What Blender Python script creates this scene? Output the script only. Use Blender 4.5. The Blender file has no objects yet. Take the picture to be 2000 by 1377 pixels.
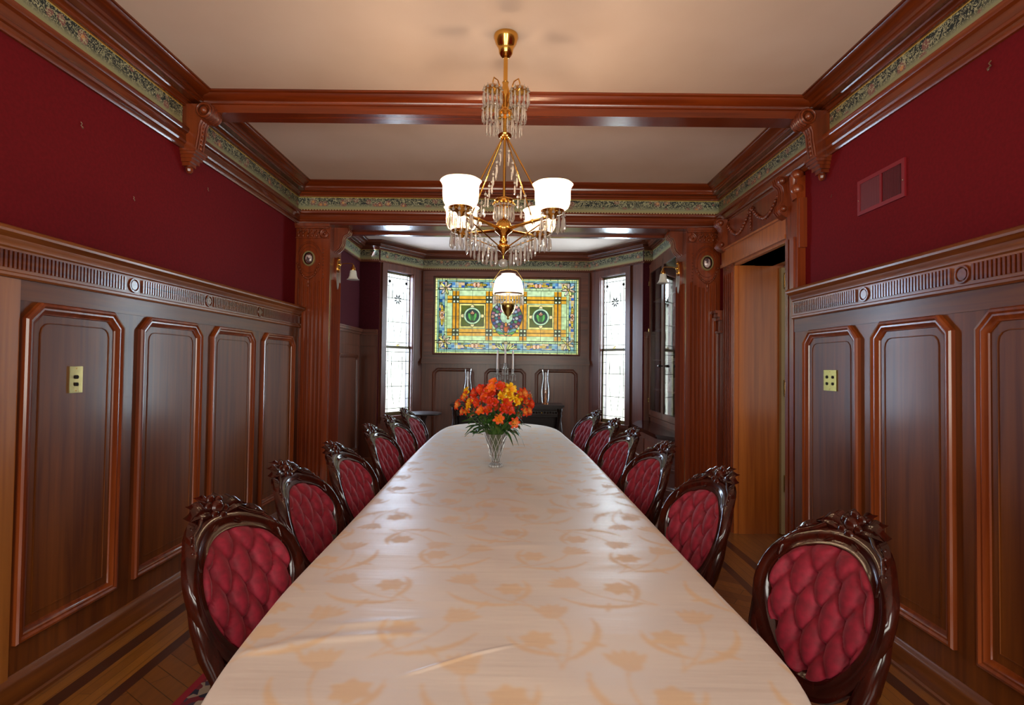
import bpy, math, random
import numpy as np
from mathutils import Vector, Matrix
random.seed(7)
PI = math.pi
scene = bpy.context.scene
COL = scene.collection

# ---------------------------------------------------------------- camera
FPX = 1065.56
cam_d = bpy.data.cameras.new('camera'); cam = bpy.data.objects.new('camera', cam_d); COL.objects.link(cam)
cam_d.sensor_width = 36.0; cam_d.lens = 36.0*FPX/2000.0; cam_d.clip_start = .05
def cam_matrix(p, yw, r):
    c, s = math.cos, math.sin
    Rz = np.array([[c(yw), -s(yw), 0], [s(yw), c(yw), 0], [0, 0, 1]])
    Rx = np.array([[1, 0, 0], [0, c(p), s(p)], [0, -s(p), c(p)]])
    Ry = np.array([[c(r), 0, -s(r)], [0, 1, 0], [s(r), 0, c(r)]])
    return Ry @ Rx @ Rz
Mc = cam_matrix(math.radians(1.3584), math.radians(-.2086), math.radians(-.6969))
right, fwd, up = Mc[0], Mc[1], Mc[2]
cam.matrix_world = Matrix(((right[0], up[0], -fwd[0], 0), (right[1], up[1], -fwd[1], 0), (right[2], up[2], -fwd[2], 1.45), (0, 0, 0, 1)))
scene.camera = cam

# ---------------------------------------------------------------- exposure, world, daylight
scene.view_settings.view_transform = 'Standard'; scene.view_settings.look = 'None'
scene.view_settings.gamma = 1.0; scene.view_settings.use_curve_mapping = False
scene.view_settings.exposure = 0.0
scene.cycles.max_bounces = 8; scene.cycles.diffuse_bounces = 4; scene.cycles.glossy_bounces = 4
scene.cycles.transmission_bounces = 6; scene.cycles.transparent_max_bounces = 12
scene.cycles.caustics_reflective = False; scene.cycles.caustics_refractive = False
scene.cycles.sample_clamp_indirect = 4.0
try: scene.cycles.use_denoising = True
except Exception: pass

def srgb(r, g=None, b=None):
    if isinstance(r, str):
        h = r.lstrip('#'); r, g, b = (int(h[i:i+2], 16) for i in (0, 2, 4))
    f = lambda v: (v/255/12.92) if v/255 <= .04045 else ((v/255+.055)/1.055)**2.4
    return (f(r), f(g), f(b), 1.0)

world = bpy.data.worlds.new('daylight'); scene.world = world; world.use_nodes = True
wn = world.node_tree.nodes; wl = world.node_tree.links; wn.clear()
w_out = wn.new('ShaderNodeOutputWorld'); w_bg = wn.new('ShaderNodeBackground')
w_tc = wn.new('ShaderNodeTexCoord'); w_sep = wn.new('ShaderNodeSeparateXYZ'); w_noise = wn.new('ShaderNodeTexNoise')
w_noise.inputs['Scale'].default_value = 9; w_noise.inputs['Detail'].default_value = 4
w_ramp = wn.new('ShaderNodeValToRGB'); w_ramp.color_ramp.elements[0].position = .38; w_ramp.color_ramp.elements[0].color = (.74, .80, .58, 1)
w_ramp.color_ramp.elements[1].position = .56; w_ramp.color_ramp.elements[1].color = (.95, 1, .85, 1)
w_mix = wn.new('ShaderNodeMix'); w_mix.data_type = 'RGBA'; w_mix.inputs['B'].default_value = (.86, .93, 1, 1)
w_map = wn.new('ShaderNodeMapRange'); w_map.inputs['From Min'].default_value = .05; w_map.inputs['From Max'].default_value = .35
wl.new(w_tc.outputs['Generated'], w_sep.inputs[0]); wl.new(w_tc.outputs['Generated'], w_noise.inputs['Vector'])
wl.new(w_noise.outputs['Fac'], w_ramp.inputs[0]); wl.new(w_sep.outputs['Z'], w_map.inputs[0])
wl.new(w_map.outputs[0], w_mix.inputs['Factor']); wl.new(w_ramp.outputs[0], w_mix.inputs['A'])
wl.new(w_mix.outputs['Result'], w_bg.inputs['Color']); w_bg.inputs['Strength'].default_value = 2.6
wl.new(w_bg.outputs[0], w_out.inputs[0])

def area_light(name, loc, direction, sx, sy, power, color, spread=PI):
    ld = bpy.data.lights.new(name, 'AREA'); ld.shape = 'RECTANGLE'; ld.size = sx; ld.size_y = sy
    ld.energy = power; ld.color = color[:3]; ld.spread = spread
    o = bpy.data.objects.new(name, ld); COL.objects.link(o)
    o.location = loc; o.rotation_euler = Vector(direction).to_track_quat('-Z', 'Y').to_euler()
    return o
# daylight falling through the two windows behind the camera and the two angled bay windows
DAY = (1.0, .97, .88)
area_light('daylight_rear_window', (-1.15, -2.35, 1.75), (0.05, 1, -.08), 1.2, 1.9, 82, DAY)
area_light('daylight_rear_window', (1.05, -2.35, 1.75), (-.05, 1, -.08), 1.2, 1.9, 82, DAY)

# ---------------------------------------------------------------- mesh helpers
class MB:
    def __init__(s): s.v = []; s.f = []; s.uv = {}
    def add(s, vs, fs):
        n = len(s.v); s.v.extend([tuple(p) for p in vs]); s.f.extend([tuple(i+n for i in f) for f in fs]); return s
    def box(s, x0, x1, y0, y1, z0, z1, fr=None):
        P = [(x0,y0,z0),(x1,y0,z0),(x1,y1,z0),(x0,y1,z0),(x0,y0,z1),(x1,y0,z1),(x1,y1,z1),(x0,y1,z1)]
        if fr: P = [fr(*p) for p in P]
        return s.add(P, [(0,3,2,1),(4,5,6,7),(0,1,5,4),(1,2,6,5),(2,3,7,6),(3,0,4,7)])
    def tube(s, pts, rad, n=8, caps=True, flat=1.0):
        pts = [Vector(p) for p in pts]; m = len(pts)
        if not hasattr(rad, '__len__'): rad = [rad]*m
        T = []
        for i in range(m):
            d = pts[min(i+1, m-1)]-pts[max(i-1, 0)]
            T.append(d.normalized() if d.length > 1e-9 else Vector((0,0,1)))
        ref = Vector((0,0,1)) if abs(T[0].z) < .9 else Vector((1,0,0))
        a = T[0].cross(ref).normalized(); vs = []
        for i in range(m):
            a = (a-T[i]*a.dot(T[i])).normalized(); b = T[i].cross(a)
            for k in range(n):
                t = 2*PI*k/n; vs.append(pts[i]+a*math.cos(t)*rad[i]+b*math.sin(t)*rad[i]*flat)
        fs = [(i*n+k, i*n+(k+1) % n, (i+1)*n+(k+1) % n, (i+1)*n+k) for i in range(m-1) for k in range(n)]
        if caps: fs += [tuple(range(n-1, -1, -1)), tuple((m-1)*n+k for k in range(n))]
        return s.add(vs, fs)
    def lathe(s, prof, n=24, c=(0,0,0), mod=None, ax=None, closed=False):
        vs = []
        for (r, z) in prof:
            for k in range(n):
                t = 2*PI*k/n; rr = r*(mod(t, z) if mod else 1)
                p = Vector((rr*math.cos(t), rr*math.sin(t), z))
                if ax is not None: p = ax @ p
                vs.append(p+Vector(c))
        m = len(prof)
        fs = [(i*n+k, i*n+(k+1) % n, (i+1)*n+(k+1) % n, (i+1)*n+k) for i in range(m-1) for k in range(n)]
        if closed: fs += [((m-1)*n+k, (m-1)*n+(k+1) % n, (k+1) % n, k) for k in range(n)]
        else:
            if prof[0][0] > 1e-6: fs.append(tuple(range(n-1, -1, -1)))
            if prof[-1][0] > 1e-6: fs.append(tuple((m-1)*n+k for k in range(n)))
        return s.add(vs, fs)
    def sweep(s, path, prof, closed=False, fr=None, closed_prof=False, caps=True):
        """path: 2D points; prof: (offset to the path's right, height)."""
        n = len(path); vs = []
        P = [Vector(p) for p in path]
        for i in range(n):
            if closed or 0 < i < n-1:
                d0 = (P[i]-P[i-1]).normalized(); d1 = (P[(i+1) % n]-P[i]).normalized()
            elif i == 0: d0 = d1 = (P[1]-P[0]).normalized()
            else: d0 = d1 = (P[i]-P[i-1]).normalized()
            n0 = Vector((d0.y, -d0.x)); n1 = Vector((d1.y, -d1.x)); m = n0+n1
            m = m/max(1e-6, m.dot(n0)) if m.length > 1e-6 else n0
            for (o, h) in prof:
                q = (P[i].x+m.x*o, P[i].y+m.y*o, h); vs.append(fr(*q) if fr else q)
        k = len(prof); R_ = n if closed else n-1; K = k if closed_prof else k-1
        fs = [(i*k+j, i*k+(j+1) % k, ((i+1) % n)*k+(j+1) % k, ((i+1) % n)*k+j) for i in range(R_) for j in range(K)]
        if not closed and caps: fs += [tuple(range(k-1, -1, -1)), tuple((n-1)*k+j for j in range(k))]
        return s.add(vs, fs)
    def prism(s, poly, h0, h1, fr=None):
        n = len(poly); vs = [(x, y, h0) for x, y in poly]+[(x, y, h1) for x, y in poly]
        if fr: vs = [fr(*p) for p in vs]
        return s.add(vs, [tuple(range(n-1, -1, -1)), tuple(range(n, 2*n))]+[(i, (i+1) % n, n+(i+1) % n, n+i) for i in range(n)])
    def ball(s, c, r, n=10, m=6, rot=None):
        if not hasattr(r, '__len__'): r = (r, r, r)
        vs = []; c = Vector(c)
        for i in range(m+1):
            a = PI*i/m
            for k in range(n):
                t = 2*PI*k/n; p = Vector((r[0]*math.sin(a)*math.cos(t), r[1]*math.sin(a)*math.sin(t), r[2]*math.cos(a)))
                if rot is not None: p = rot @ p
                vs.append(c+p)
        fs = [(i*n+k, (i+1)*n+k, (i+1)*n+(k+1) % n, i*n+(k+1) % n) for i in range(m) for k in range(n)]
        return s.add(vs, fs)
    def mesh(s, name, mat, smooth=None):
        me = bpy.data.meshes.new(name); me.from_pydata(s.v, [], s.f); me.update()
        for m_ in (mat if isinstance(mat, (list, tuple)) else [mat]): me.materials.append(m_)
        if smooth is not None:
            for p in me.polygons: p.use_smooth = True
            if smooth < 180:
                try: me.set_sharp_from_angle(angle=math.radians(smooth))
                except Exception: pass
        return me
    def build(s, name, mat, parent=None, smooth=40, **kw):
        o = bpy.data.objects.new(name, s.mesh(name, mat, smooth)); COL.objects.link(o)
        if parent is not None: o.parent = parent
        for k_, v_ in kw.items(): o[k_] = v_
        return o
def struct(o, label, cat='room structure'):
    o['kind'] = 'structure'; o['label'] = label; o['category'] = cat; return o
def tag(o, label, cat, group=None):
    o['label'] = label; o['category'] = cat
    if group: o['group'] = group
    return o
def empty(name, loc=(0,0,0), rz=0.0):
    o = bpy.data.objects.new(name, None); COL.objects.link(o); o.location = loc; o.rotation_euler = (0,0,rz); o.empty_display_size = .1; return o
def dup(o, parent=None, loc=None, rz=None):
    kids = list(o.children); c = o.copy(); COL.objects.link(c)
    if parent is not None: c.parent = parent
    if loc is not None: c.location = loc
    if rz is not None: c.rotation_euler = (0,0,rz)
    for k in kids: dup(k, c)
    return c
def frame(o, u):
    """local (u along wall, v up, w out of the wall into the room, to the right of u)"""
    U = Vector((u[0], u[1], 0)).normalized(); N = Vector((U.y, -U.x, 0)); O = Vector(o)
    return lambda a, b, c: tuple(O+U*a+Vector((0,0,b))+N*c)
LW, RW = -2.13, 1.985           # wall planes
FL_ = frame((LW, 0, 0), (0, 1))               # left wall: u = Y, w = +X
FR_raw = frame((RW, 0, 0), (0, -1))           # right wall: u = -Y, w = -X
FR_ = lambda a, b, c: FR_raw(-a, b, c)        # right wall with u = +Y

# ---------------------------------------------------------------- materials
def nodes_of(m): m.use_nodes = True; return m.node_tree.nodes, m.node_tree.links
def principled(name, color, rough=.5, metal=0, **kw):
    m = bpy.data.materials.new(name); N, L = nodes_of(m); b = N['Principled BSDF']
    b.inputs['Base Color'].default_value = color; b.inputs['Roughness'].default_value = rough; b.inputs['Metallic'].default_value = metal
    for k, v in kw.items(): b.inputs[k.replace('_', ' ')].default_value = v
    return m
def bump(N, L, b, src, dist, strength=1.0):
    bp = N.new('ShaderNodeBump'); bp.inputs['Distance'].default_value = dist; bp.inputs['Strength'].default_value = strength
    L.new(src, bp.inputs['Height']); L.new(bp.outputs[0], b.inputs['Normal']); return bp
def wood(name, c1, c2, axis='Z', rough=.33, coat=.35, scale=1.0, plank=0.0):
    m = bpy.data.materials.new(name); N, L = nodes_of(m); b = N['Principled BSDF']
    tc = N.new('ShaderNodeTexCoord'); mp = N.new('ShaderNodeMapping')
    sc = {'X': (1.2, 26, 26), 'Y': (26, 1.2, 26), 'Z': (26, 26, 1.2)}[axis]
    mp.inputs['Scale'].default_value = [k*scale for k in sc]
    L.new(tc.outputs['Object'], mp.inputs[0])
    n1 = N.new('ShaderNodeTexNoise'); n1.inputs['Scale'].default_value = 1; n1.inputs['Detail'].default_value = 6; n1.inputs['Distortion'].default_value = .6
    n2 = N.new('ShaderNodeTexNoise'); n2.inputs['Scale'].default_value = .16; n2.inputs['Detail'].default_value = 2
    L.new(mp.outputs[0], n1.inputs['Vector']); L.new(mp.outputs[0], n2.inputs['Vector'])
    ad = N.new('ShaderNodeMath'); ad.operation = 'MULTIPLY_ADD'; ad.inputs[1].default_value = .55
    mu = N.new('ShaderNodeMath'); mu.operation = 'MULTIPLY'; mu.inputs[1].default_value = .45
    L.new(n2.outputs['Fac'], mu.inputs[0]); L.new(n1.outputs['Fac'], ad.inputs[0]); L.new(mu.outputs[0], ad.inputs[2])
    r = N.new('ShaderNodeValToRGB'); r.color_ramp.elements[0].position = .36; r.color_ramp.elements[0].color = c1
    r.color_ramp.elements[1].position = .62; r.color_ramp.elements[1].color = c2
    L.new(ad.outputs[0], r.inputs[0]); L.new(r.outputs[0], b.inputs['Base Color'])
    b.inputs['Roughness'].default_value = rough; b.inputs['Coat Weight'].default_value = coat; b.inputs['Coat Roughness'].default_value = .18
    bump(N, L, b, n1.outputs['Fac'], .0006, .5)
    return m
W_D, W_L = srgb(96, 46, 20), srgb(152, 88, 44)
M = {}
M['panel'] = wood('wainscot_wood', srgb(82, 36, 8), srgb(122, 64, 18), 'Z', rough=.48, coat=.2)
M['panel_h'] = wood('wainscot_rail_wood', srgb(84, 38, 8), srgb(124, 68, 20), 'Y', rough=.45, coat=.2)
M['light_board'] = wood('light_board_wood', srgb(140, 80, 32), srgb(180, 112, 48), 'Z', rough=.4, coat=.3)
M['trim_z'] = wood('moulding_wood_upright', srgb(92, 32, 12), srgb(140, 60, 22), 'Z', rough=.25, coat=.5)
M['trim_y'] = wood('moulding_wood_long', srgb(84, 30, 6), srgb(130, 56, 14), 'Y', rough=.25, coat=.5)
M['trim_x'] = wood('moulding_wood_cross', srgb(88, 30, 8), srgb(132, 54, 16), 'X', rough=.25, coat=.5)
M['carved'] = wood('carved_wood', srgb(88, 32, 12), srgb(134, 58, 22), 'Z', rough=.3, coat=.4)
M['pmould'] = wood('panel_moulding_wood', srgb(100, 38, 12), srgb(144, 68, 26), 'Z', rough=.28, coat=.4)
M['cap'] = wood('cap_rail_wood', srgb(108, 52, 18), srgb(158, 92, 38), 'Y', rough=.35, coat=.25)
M['bay_z'] = wood('bay_wood', srgb(66, 28, 12), srgb(104, 50, 26), 'Z', rough=.42, coat=.2)
M['bay_x'] = wood('bay_wood_cross', srgb(72, 30, 12), srgb(112, 52, 26), 'X', rough=.42, coat=.2)
M['door_wood'] = wood('doorway_wood', srgb(150, 76, 20), srgb(186, 104, 34), 'Z', rough=.35, coat=.4)
M['mahogany'] = wood('polished_mahogany', srgb(30, 8, 5), srgb(62, 18, 8), 'Z', rough=.15, coat=0.0)
M['mahogany'].node_tree.nodes['Principled BSDF'].inputs['Specular IOR Level'].default_value = .42
for k_ in ('panel', 'panel_h'): M[k_].node_tree.nodes['Principled BSDF'].inputs['Specular IOR Level'].default_value = .3
M['ebony'] = wood('ebonised_wood', srgb(20, 10, 9), srgb(44, 22, 16), 'X', rough=.45, coat=.12)
M['brass'] = principled('polished_brass', srgb(224, 172, 84), .16, 1)
M['aged_brass'] = principled('aged_brass', srgb(190, 160, 90), .22, 1)
M['ceiling'] = principled('ceiling_plaster', srgb(226, 208, 196), .85)
M['beige'] = principled('beige_paint', srgb(176, 160, 120), .5)
M['white_glass'] = principled('white_bell_glass', srgb(232, 238, 232), .3, 0, Coat_Weight=.5)
M['candle'] = principled('ivory_candle_wax', srgb(232, 218, 210), .5, 0, Subsurface_Weight=.0)
M['ebony'].node_tree.nodes['Principled BSDF'].inputs['Specular IOR Level'].default_value = .25
M['dull_brass'] = principled('dull_brass', srgb(128, 112, 56), .25, 1)
M['pale_brass'] = principled('pale_brass', srgb(214, 186, 124), .12, 1)
M['steel'] = principled('bright_steel', srgb(210, 205, 200), .25, 1)
M['dark'] = principled('dark_parts_and_shade', srgb(20, 10, 8), .9)

def noisy(name, c1, c2, scale, rough=.8, bmp=0.0, det=4, pos=(.35, .65), **kw):
    m = principled(name, c1, rough, **kw); N, L = nodes_of(m); b = N['Principled BSDF']
    tc = N.new('ShaderNodeTexCoord'); n = N.new('ShaderNodeTexNoise'); n.inputs['Scale'].default_value = scale; n.inputs['Detail'].default_value = det
    L.new(tc.outputs['Object'], n.inputs['Vector'])
    r = N.new('ShaderNodeValToRGB'); r.color_ramp.elements[0].color = c1; r.color_ramp.elements[1].color = c2
    r.color_ramp.elements[0].position, r.color_ramp.elements[1].position = pos
    L.new(n.outputs['Fac'], r.inputs[0]); L.new(r.outputs[0], b.inputs['Base Color'])
    if bmp: bump(N, L, b, n.outputs['Fac'], bmp)
    return m
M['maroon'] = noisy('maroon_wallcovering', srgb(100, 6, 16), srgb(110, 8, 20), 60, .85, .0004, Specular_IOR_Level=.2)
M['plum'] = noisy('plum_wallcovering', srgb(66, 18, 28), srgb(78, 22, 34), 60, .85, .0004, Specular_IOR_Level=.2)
M['plaster'] = noisy('ceiling_plaster_noisy', srgb(222, 200, 186), srgb(230, 210, 198), 1.5, .85)
M['velvet'] = noisy('crimson_velvet', srgb(110, 4, 26), srgb(138, 9, 38), 40, .75, .0006, Sheen_Weight=.25, Sheen_Roughness=.4)
M['velvet'].node_tree.nodes['Principled BSDF'].inputs['Sheen Tint'].default_value = (1, .35, .4, 1)

def crystal_mat(name, tint=(1,1,1), trans=.55, gloss_r=.03, milky=.2):
    m = bpy.data.materials.new(name); N, L = nodes_of(m); N.clear()
    out = N.new('ShaderNodeOutputMaterial'); t = N.new('ShaderNodeBsdfTransparent'); t.inputs[0].default_value = (*[.92*c for c in tint], 1)
    g = N.new('ShaderNodeBsdfGlossy'); g.inputs['Roughness'].default_value = gloss_r
    d = N.new('ShaderNodeBsdfTranslucent'); d.inputs[0].default_value = (*tint, 1)
    d2 = N.new('ShaderNodeBsdfDiffuse'); d2.inputs[0].default_value = (*tint, 1)
    lw = N.new('ShaderNodeLayerWeight'); lw.inputs['Blend'].default_value = .35
    a = N.new('ShaderNodeMixShader'); b = N.new('ShaderNodeMixShader'); c = N.new('ShaderNodeMixShader')
    c.inputs[0].default_value = .5; L.new(d.outputs[0], c.inputs[1]); L.new(d2.outputs[0], c.inputs[2])
    a.inputs[0].default_value = milky; L.new(t.outputs[0], a.inputs[1]); L.new(c.outputs[0], a.inputs[2])
    mr = N.new('ShaderNodeMapRange'); mr.inputs['To Min'].default_value = .08; mr.inputs['To Max'].default_value = 1-trans
    L.new(lw.outputs['Fresnel'], mr.inputs[0]); L.new(mr.outputs[0], b.inputs[0])
    L.new(a.outputs[0], b.inputs[1]); L.new(g.outputs[0], b.inputs[2]); L.new(b.outputs[0], out.inputs[0])
    return m
M['crystal'] = crystal_mat('chandelier_crystal', (1, .96, .92), .25, .05, .32)
M['clear'] = crystal_mat('clear_thin_glass', (1, 1, 1), .6, .02, .03)
M['cut_glass'] = crystal_mat('cut_glass', (1, 1, 1), .6, .05, .02)
M['cabinet_glass'] = crystal_mat('cabinet_door_glass', (1, 1, 1), .5, .01, .0)
M['leaded'] = crystal_mat('leaded_window_glass', (1, 1, 1), .9, .1, .03)
def shade_mat(name, col, tr=.25):
    m = bpy.data.materials.new(name); N, L = nodes_of(m); N.clear()
    out = N.new('ShaderNodeOutputMaterial'); t = N.new('ShaderNodeBsdfTransparent'); d = N.new('ShaderNodeBsdfTranslucent'); d.inputs[0].default_value = col
    g = N.new('ShaderNodeBsdfDiffuse'); g.inputs[0].default_value = col
    a = N.new('ShaderNodeMixShader'); b = N.new('ShaderNodeMixShader'); a.inputs[0].default_value = .3
    L.new(d.outputs[0], a.inputs[1]); L.new(g.outputs[0], a.inputs[2]); b.inputs[0].default_value = tr
    L.new(a.outputs[0], b.inputs[1]); L.new(t.outputs[0], b.inputs[2]); L.new(b.outputs[0], out.inputs[0]); return m
M['shade'] = shade_mat('etched_shade_glass', (1, .93, .82, 1), .2)
M['opal'] = shade_mat('opal_shade_glass', (1, .94, .88, 1), .06)
def emis(name, col, s):
    m = bpy.data.materials.new(name); N, L = nodes_of(m); N.clear(); out = N.new('ShaderNodeOutputMaterial'); e = N.new('ShaderNodeEmission')
    e.inputs[0].default_value = col; e.inputs[1].default_value = s; L.new(e.outputs[0], out.inputs[0]); return m
M['bulb'] = emis('lit_bulb', (1, .82, .6, 1), 25)

def frieze_material():
    m = bpy.data.materials.new('floral_frieze_paper'); N, L = nodes_of(m); b = N['Principled BSDF']; b.inputs['Roughness'].default_value = .7
    uv = N.new('ShaderNodeUVMap'); sep = N.new('ShaderNodeSeparateXYZ'); L.new(uv.outputs[0], sep.inputs[0])
    def mix(a, bcol, fac):
        x = N.new('ShaderNodeMix'); x.data_type = 'RGBA'
        if hasattr(a, 'links'): L.new(a, x.inputs['A'])
        else: x.inputs['A'].default_value = a
        if hasattr(bcol, 'links'): L.new(bcol, x.inputs['B'])
        else: x.inputs['B'].default_value = bcol
        L.new(fac, x.inputs['Factor']); return x.outputs['Result']
    def ramp(src, stops, const=False):
        r = N.new('ShaderNodeValToRGB'); cr = r.color_ramp
        if const: cr.interpolation = 'CONSTANT'
        while len(cr.elements) < len(stops): cr.elements.new(.5)
        for e, (p, c) in zip(cr.elements, stops): e.position = p; e.color = c
        L.new(src, r.inputs[0]); return r.outputs[0]
    mp = N.new('ShaderNodeMapping'); mp.inputs['Scale'].default_value = (1, .135, 1); L.new(uv.outputs[0], mp.inputs[0])
    n = N.new('ShaderNodeTexNoise'); n.inputs['Scale'].default_value = 22; n.inputs['Detail'].default_value = 2; n.inputs['Distortion'].default_value = 2.5
    L.new(mp.outputs[0], n.inputs['Vector'])
    white, black = (1,1,1,1), (0,0,0,1)
    ground = mix(srgb(176, 160, 104), srgb(150, 152, 118), ramp(sep.outputs['Y'], [(.05, black), (.3, white)]))
    up = ramp(sep.outputs['Y'], [(.30, black), (.55, white)])
    # dark leafy field with pale fronds in the upper two thirds
    leaf = ramp(n.outputs['Fac'], [(.40, black), (.43, white)])
    md = N.new('ShaderNodeMath'); md.operation = 'MULTIPLY'; L.new(leaf, md.inputs[0]); L.new(up, md.inputs[1])
    c = mix(ground, srgb(22, 36, 38), md.outputs[0])
    v = N.new('ShaderNodeTexVoronoi'); v.inputs['Scale'].default_value = 13; L.new(mp.outputs[0], v.inputs['Vector'])
    mid = ramp(sep.outputs['Y'], [(.3, black), (.4, white), (.85, white), (.95, black)])
    sepc = N.new('ShaderNodeSeparateXYZ'); L.new(v.outputs['Color'], sepc.inputs[0])
    pick = ramp(sepc.outputs['X'], [(0, black), (.35, white)], True)
    def fl(rad, col, base):
        f = ramp(v.outputs['Distance'], [(rad, white), (rad+.04, black)])
        m1 = N.new('ShaderNodeMath'); m1.operation = 'MULTIPLY'; L.new(f, m1.inputs[0]); L.new(mid, m1.inputs[1])
        m2 = N.new('ShaderNodeMath'); m2.operation = 'MULTIPLY'; L.new(m1.outputs[0], m2.inputs[0]); L.new(pick, m2.inputs[1])
        return mix(base, col, m2.outputs[0])
    c = fl(.40, srgb(132, 86, 80), c); c = fl(.16, srgb(206, 140, 84), c)
    n2 = N.new('ShaderNodeTexNoise'); n2.inputs['Scale'].default_value = 42; n2.inputs['Distortion'].default_value = 3; L.new(mp.outputs[0], n2.inputs['Vector'])
    frond = ramp(n2.outputs['Fac'], [(.54, black), (.57, white)])
    md2 = N.new('ShaderNodeMath'); md2.operation = 'MULTIPLY'; L.new(frond, md2.inputs[0]); L.new(up, md2.inputs[1])
    c = mix(c, srgb(184, 184, 150), md2.outputs[0])
    # gilt line at the top, row of pearls at the bottom
    c = mix(c, srgb(200, 170, 80), ramp(sep.outputs['Y'], [(.955, black), (.96, white)]))
    w = N.new('ShaderNodeMath'); w.operation = 'SINE'; ws = N.new('ShaderNodeMath'); ws.operation = 'MULTIPLY'; ws.inputs[1].default_value = 2*PI/.028
    L.new(sep.outputs['X'], ws.inputs[0]); L.new(ws.outputs[0], w.inputs[0])
    dots = ramp(w.outputs[0], [(.2, black), (.5, white)]); lo = ramp(sep.outputs['Y'], [(.0, white), (.10, black)], True)
    md3 = N.new('ShaderNodeMath'); md3.operation = 'MULTIPLY'; L.new(dots, md3.inputs[0]); L.new(lo, md3.inputs[1])
    dk = mix(c, srgb(86, 40, 24), lo); c = mix(dk, srgb(196, 172, 128), md3.outputs[0])
    L.new(c, b.inputs['Base Color']); return m
M['frieze'] = frieze_material()
def frieze_band(name, path, z0, z1, off=.004, parent=None):
    mb = MB(); n = len(path); mb.sweep(path, [(off, z0), (off, z1)], caps=False)
    o = mb.build(name, M['frieze'], parent, None)
    uvl = o.data.uv_layers.new(name='UVMap'); P = [Vector(p) for p in path]; d = [0]
    for i in range(1, n): d.append(d[-1]+(P[i]-P[i-1]).length)
    for poly in o.data.polygons:
        for li in poly.loop_indices:
            vi = o.data.loops[li].vertex_index; uvl.data[li].uv = (d[vi//2], vi % 2)
    return o
# ---------------------------------------------------------------- floor
def floor_material():
    m = bpy.data.materials.new('parquet_floor'); N, L = nodes_of(m); b = N['Principled BSDF']
    b.inputs['Roughness'].default_value = .3; b.inputs['Coat Weight'].default_value = .35; b.inputs['Coat Roughness'].default_value = .2
    tc = N.new('ShaderNodeTexCoord'); sep = N.new('ShaderNodeSeparateXYZ'); L.new(tc.outputs['Object'], sep.inputs[0])
    # distance from the room's middle line, so both side borders match
    s = N.new('ShaderNodeMath'); s.operation = 'ADD'; s.inputs[1].default_value = .0725; L.new(sep.outputs['X'], s.inputs[0])
    a = N.new('ShaderNodeMath'); a.operation = 'ABSOLUTE'; L.new(s.outputs[0], a.inputs[0])
    sc = N.new('ShaderNodeMath'); sc.operation = 'MULTIPLY'; sc.inputs[1].default_value = .4; L.new(a.outputs[0], sc.inputs[0])
    r = N.new('ShaderNodeValToRGB'); cr = r.color_ramp; cr.interpolation = 'CONSTANT'; k, w = (0,0,0,1), (1,1,1,1)
    st = [(0, k), (1.61*.4, w), (1.665*.4, k), (1.822*.4, w), (1.89*.4, k)]
    while len(cr.elements) < len(st): cr.elements.new(.5)
    for e, (p, c) in zip(cr.elements, st): e.position = p; e.color = c
    L.new(sc.outputs[0], r.inputs[0])
    mp = N.new('ShaderNodeMapping'); mp.inputs['Rotation'].default_value = (0, 0, math.radians(35)); L.new(tc.outputs['Object'], mp.inputs[0])
    br = N.new('ShaderNodeTexBrick'); br.inputs['Scale'].default_value = 1; br.inputs['Brick Width'].default_value = .55; br.inputs['Row Height'].default_value = .085
    br.inputs['Mortar Size'].default_value = .0016; br.inputs['Color1'].default_value = srgb(150, 92, 30); br.inputs['Color2'].default_value = srgb(122, 70, 22); br.inputs['Mortar'].default_value = srgb(50, 26, 8)
    L.new(mp.outputs[0], br.inputs['Vector'])
    mp2 = N.new('ShaderNodeMapping'); mp2.inputs['Rotation'].default_value = (0, 0, PI/2); L.new(tc.outputs['Object'], mp2.inputs[0])
    b2 = N.new('ShaderNodeTexBrick'); b2.inputs['Scale'].default_value = 1; b2.inputs['Brick Width'].default_value = 1.6; b2.inputs['Row Height'].default_value = .052
    b2.inputs['Mortar Size'].default_value = .001; b2.inputs['Color1'].default_value = srgb(160, 102, 36); b2.inputs['Color2'].default_value = srgb(140, 84, 28); b2.inputs['Mortar'].default_value = srgb(60, 32, 10)
    L.new(mp2.outputs[0], b2.inputs['Vector'])
    gt = N.new('ShaderNodeMath'); gt.operation = 'GREATER_THAN'; gt.inputs[1].default_value = 1.61; L.new(a.outputs[0], gt.inputs[0])
    x1 = N.new('ShaderNodeMix'); x1.data_type = 'RGBA'; L.new(gt.outputs[0], x1.inputs['Factor']); L.new(br.outputs['Color'], x1.inputs['A']); L.new(b2.outputs['Color'], x1.inputs['B'])
    x2 = N.new('ShaderNodeMix'); x2.data_type = 'RGBA'; L.new(r.outputs[0], x2.inputs['Factor']); L.new(x1.outputs['Result'], x2.inputs['A']); x2.inputs['B'].default_value = srgb(74, 34, 16)
    n = N.new('ShaderNodeTexNoise'); n.inputs['Scale'].default_value = 1; mp3 = N.new('ShaderNodeMapping'); mp3.inputs['Scale'].default_value = (40, 6, 1); L.new(tc.outputs['Object'], mp3.inputs[0]); L.new(mp3.outputs[0], n.inputs['Vector'])
    x3 = N.new('ShaderNodeMix'); x3.data_type = 'RGBA'; x3.blend_type = 'MULTIPLY'; x3.inputs['Factor'].default_value = .5
    rr = N.new('ShaderNodeValToRGB'); rr.color_ramp.elements[0].position = .3; rr.color_ramp.elements[0].color = (.55,.55,.55,1); rr.color_ramp.elements[1].position = .7
    L.new(n.outputs['Fac'], rr.inputs[0]); L.new(x2.outputs['Result'], x3.inputs['A']); L.new(rr.outputs[0], x3.inputs['B'])
    L.new(x3.outputs['Result'], b.inputs['Base Color']); return m
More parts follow.
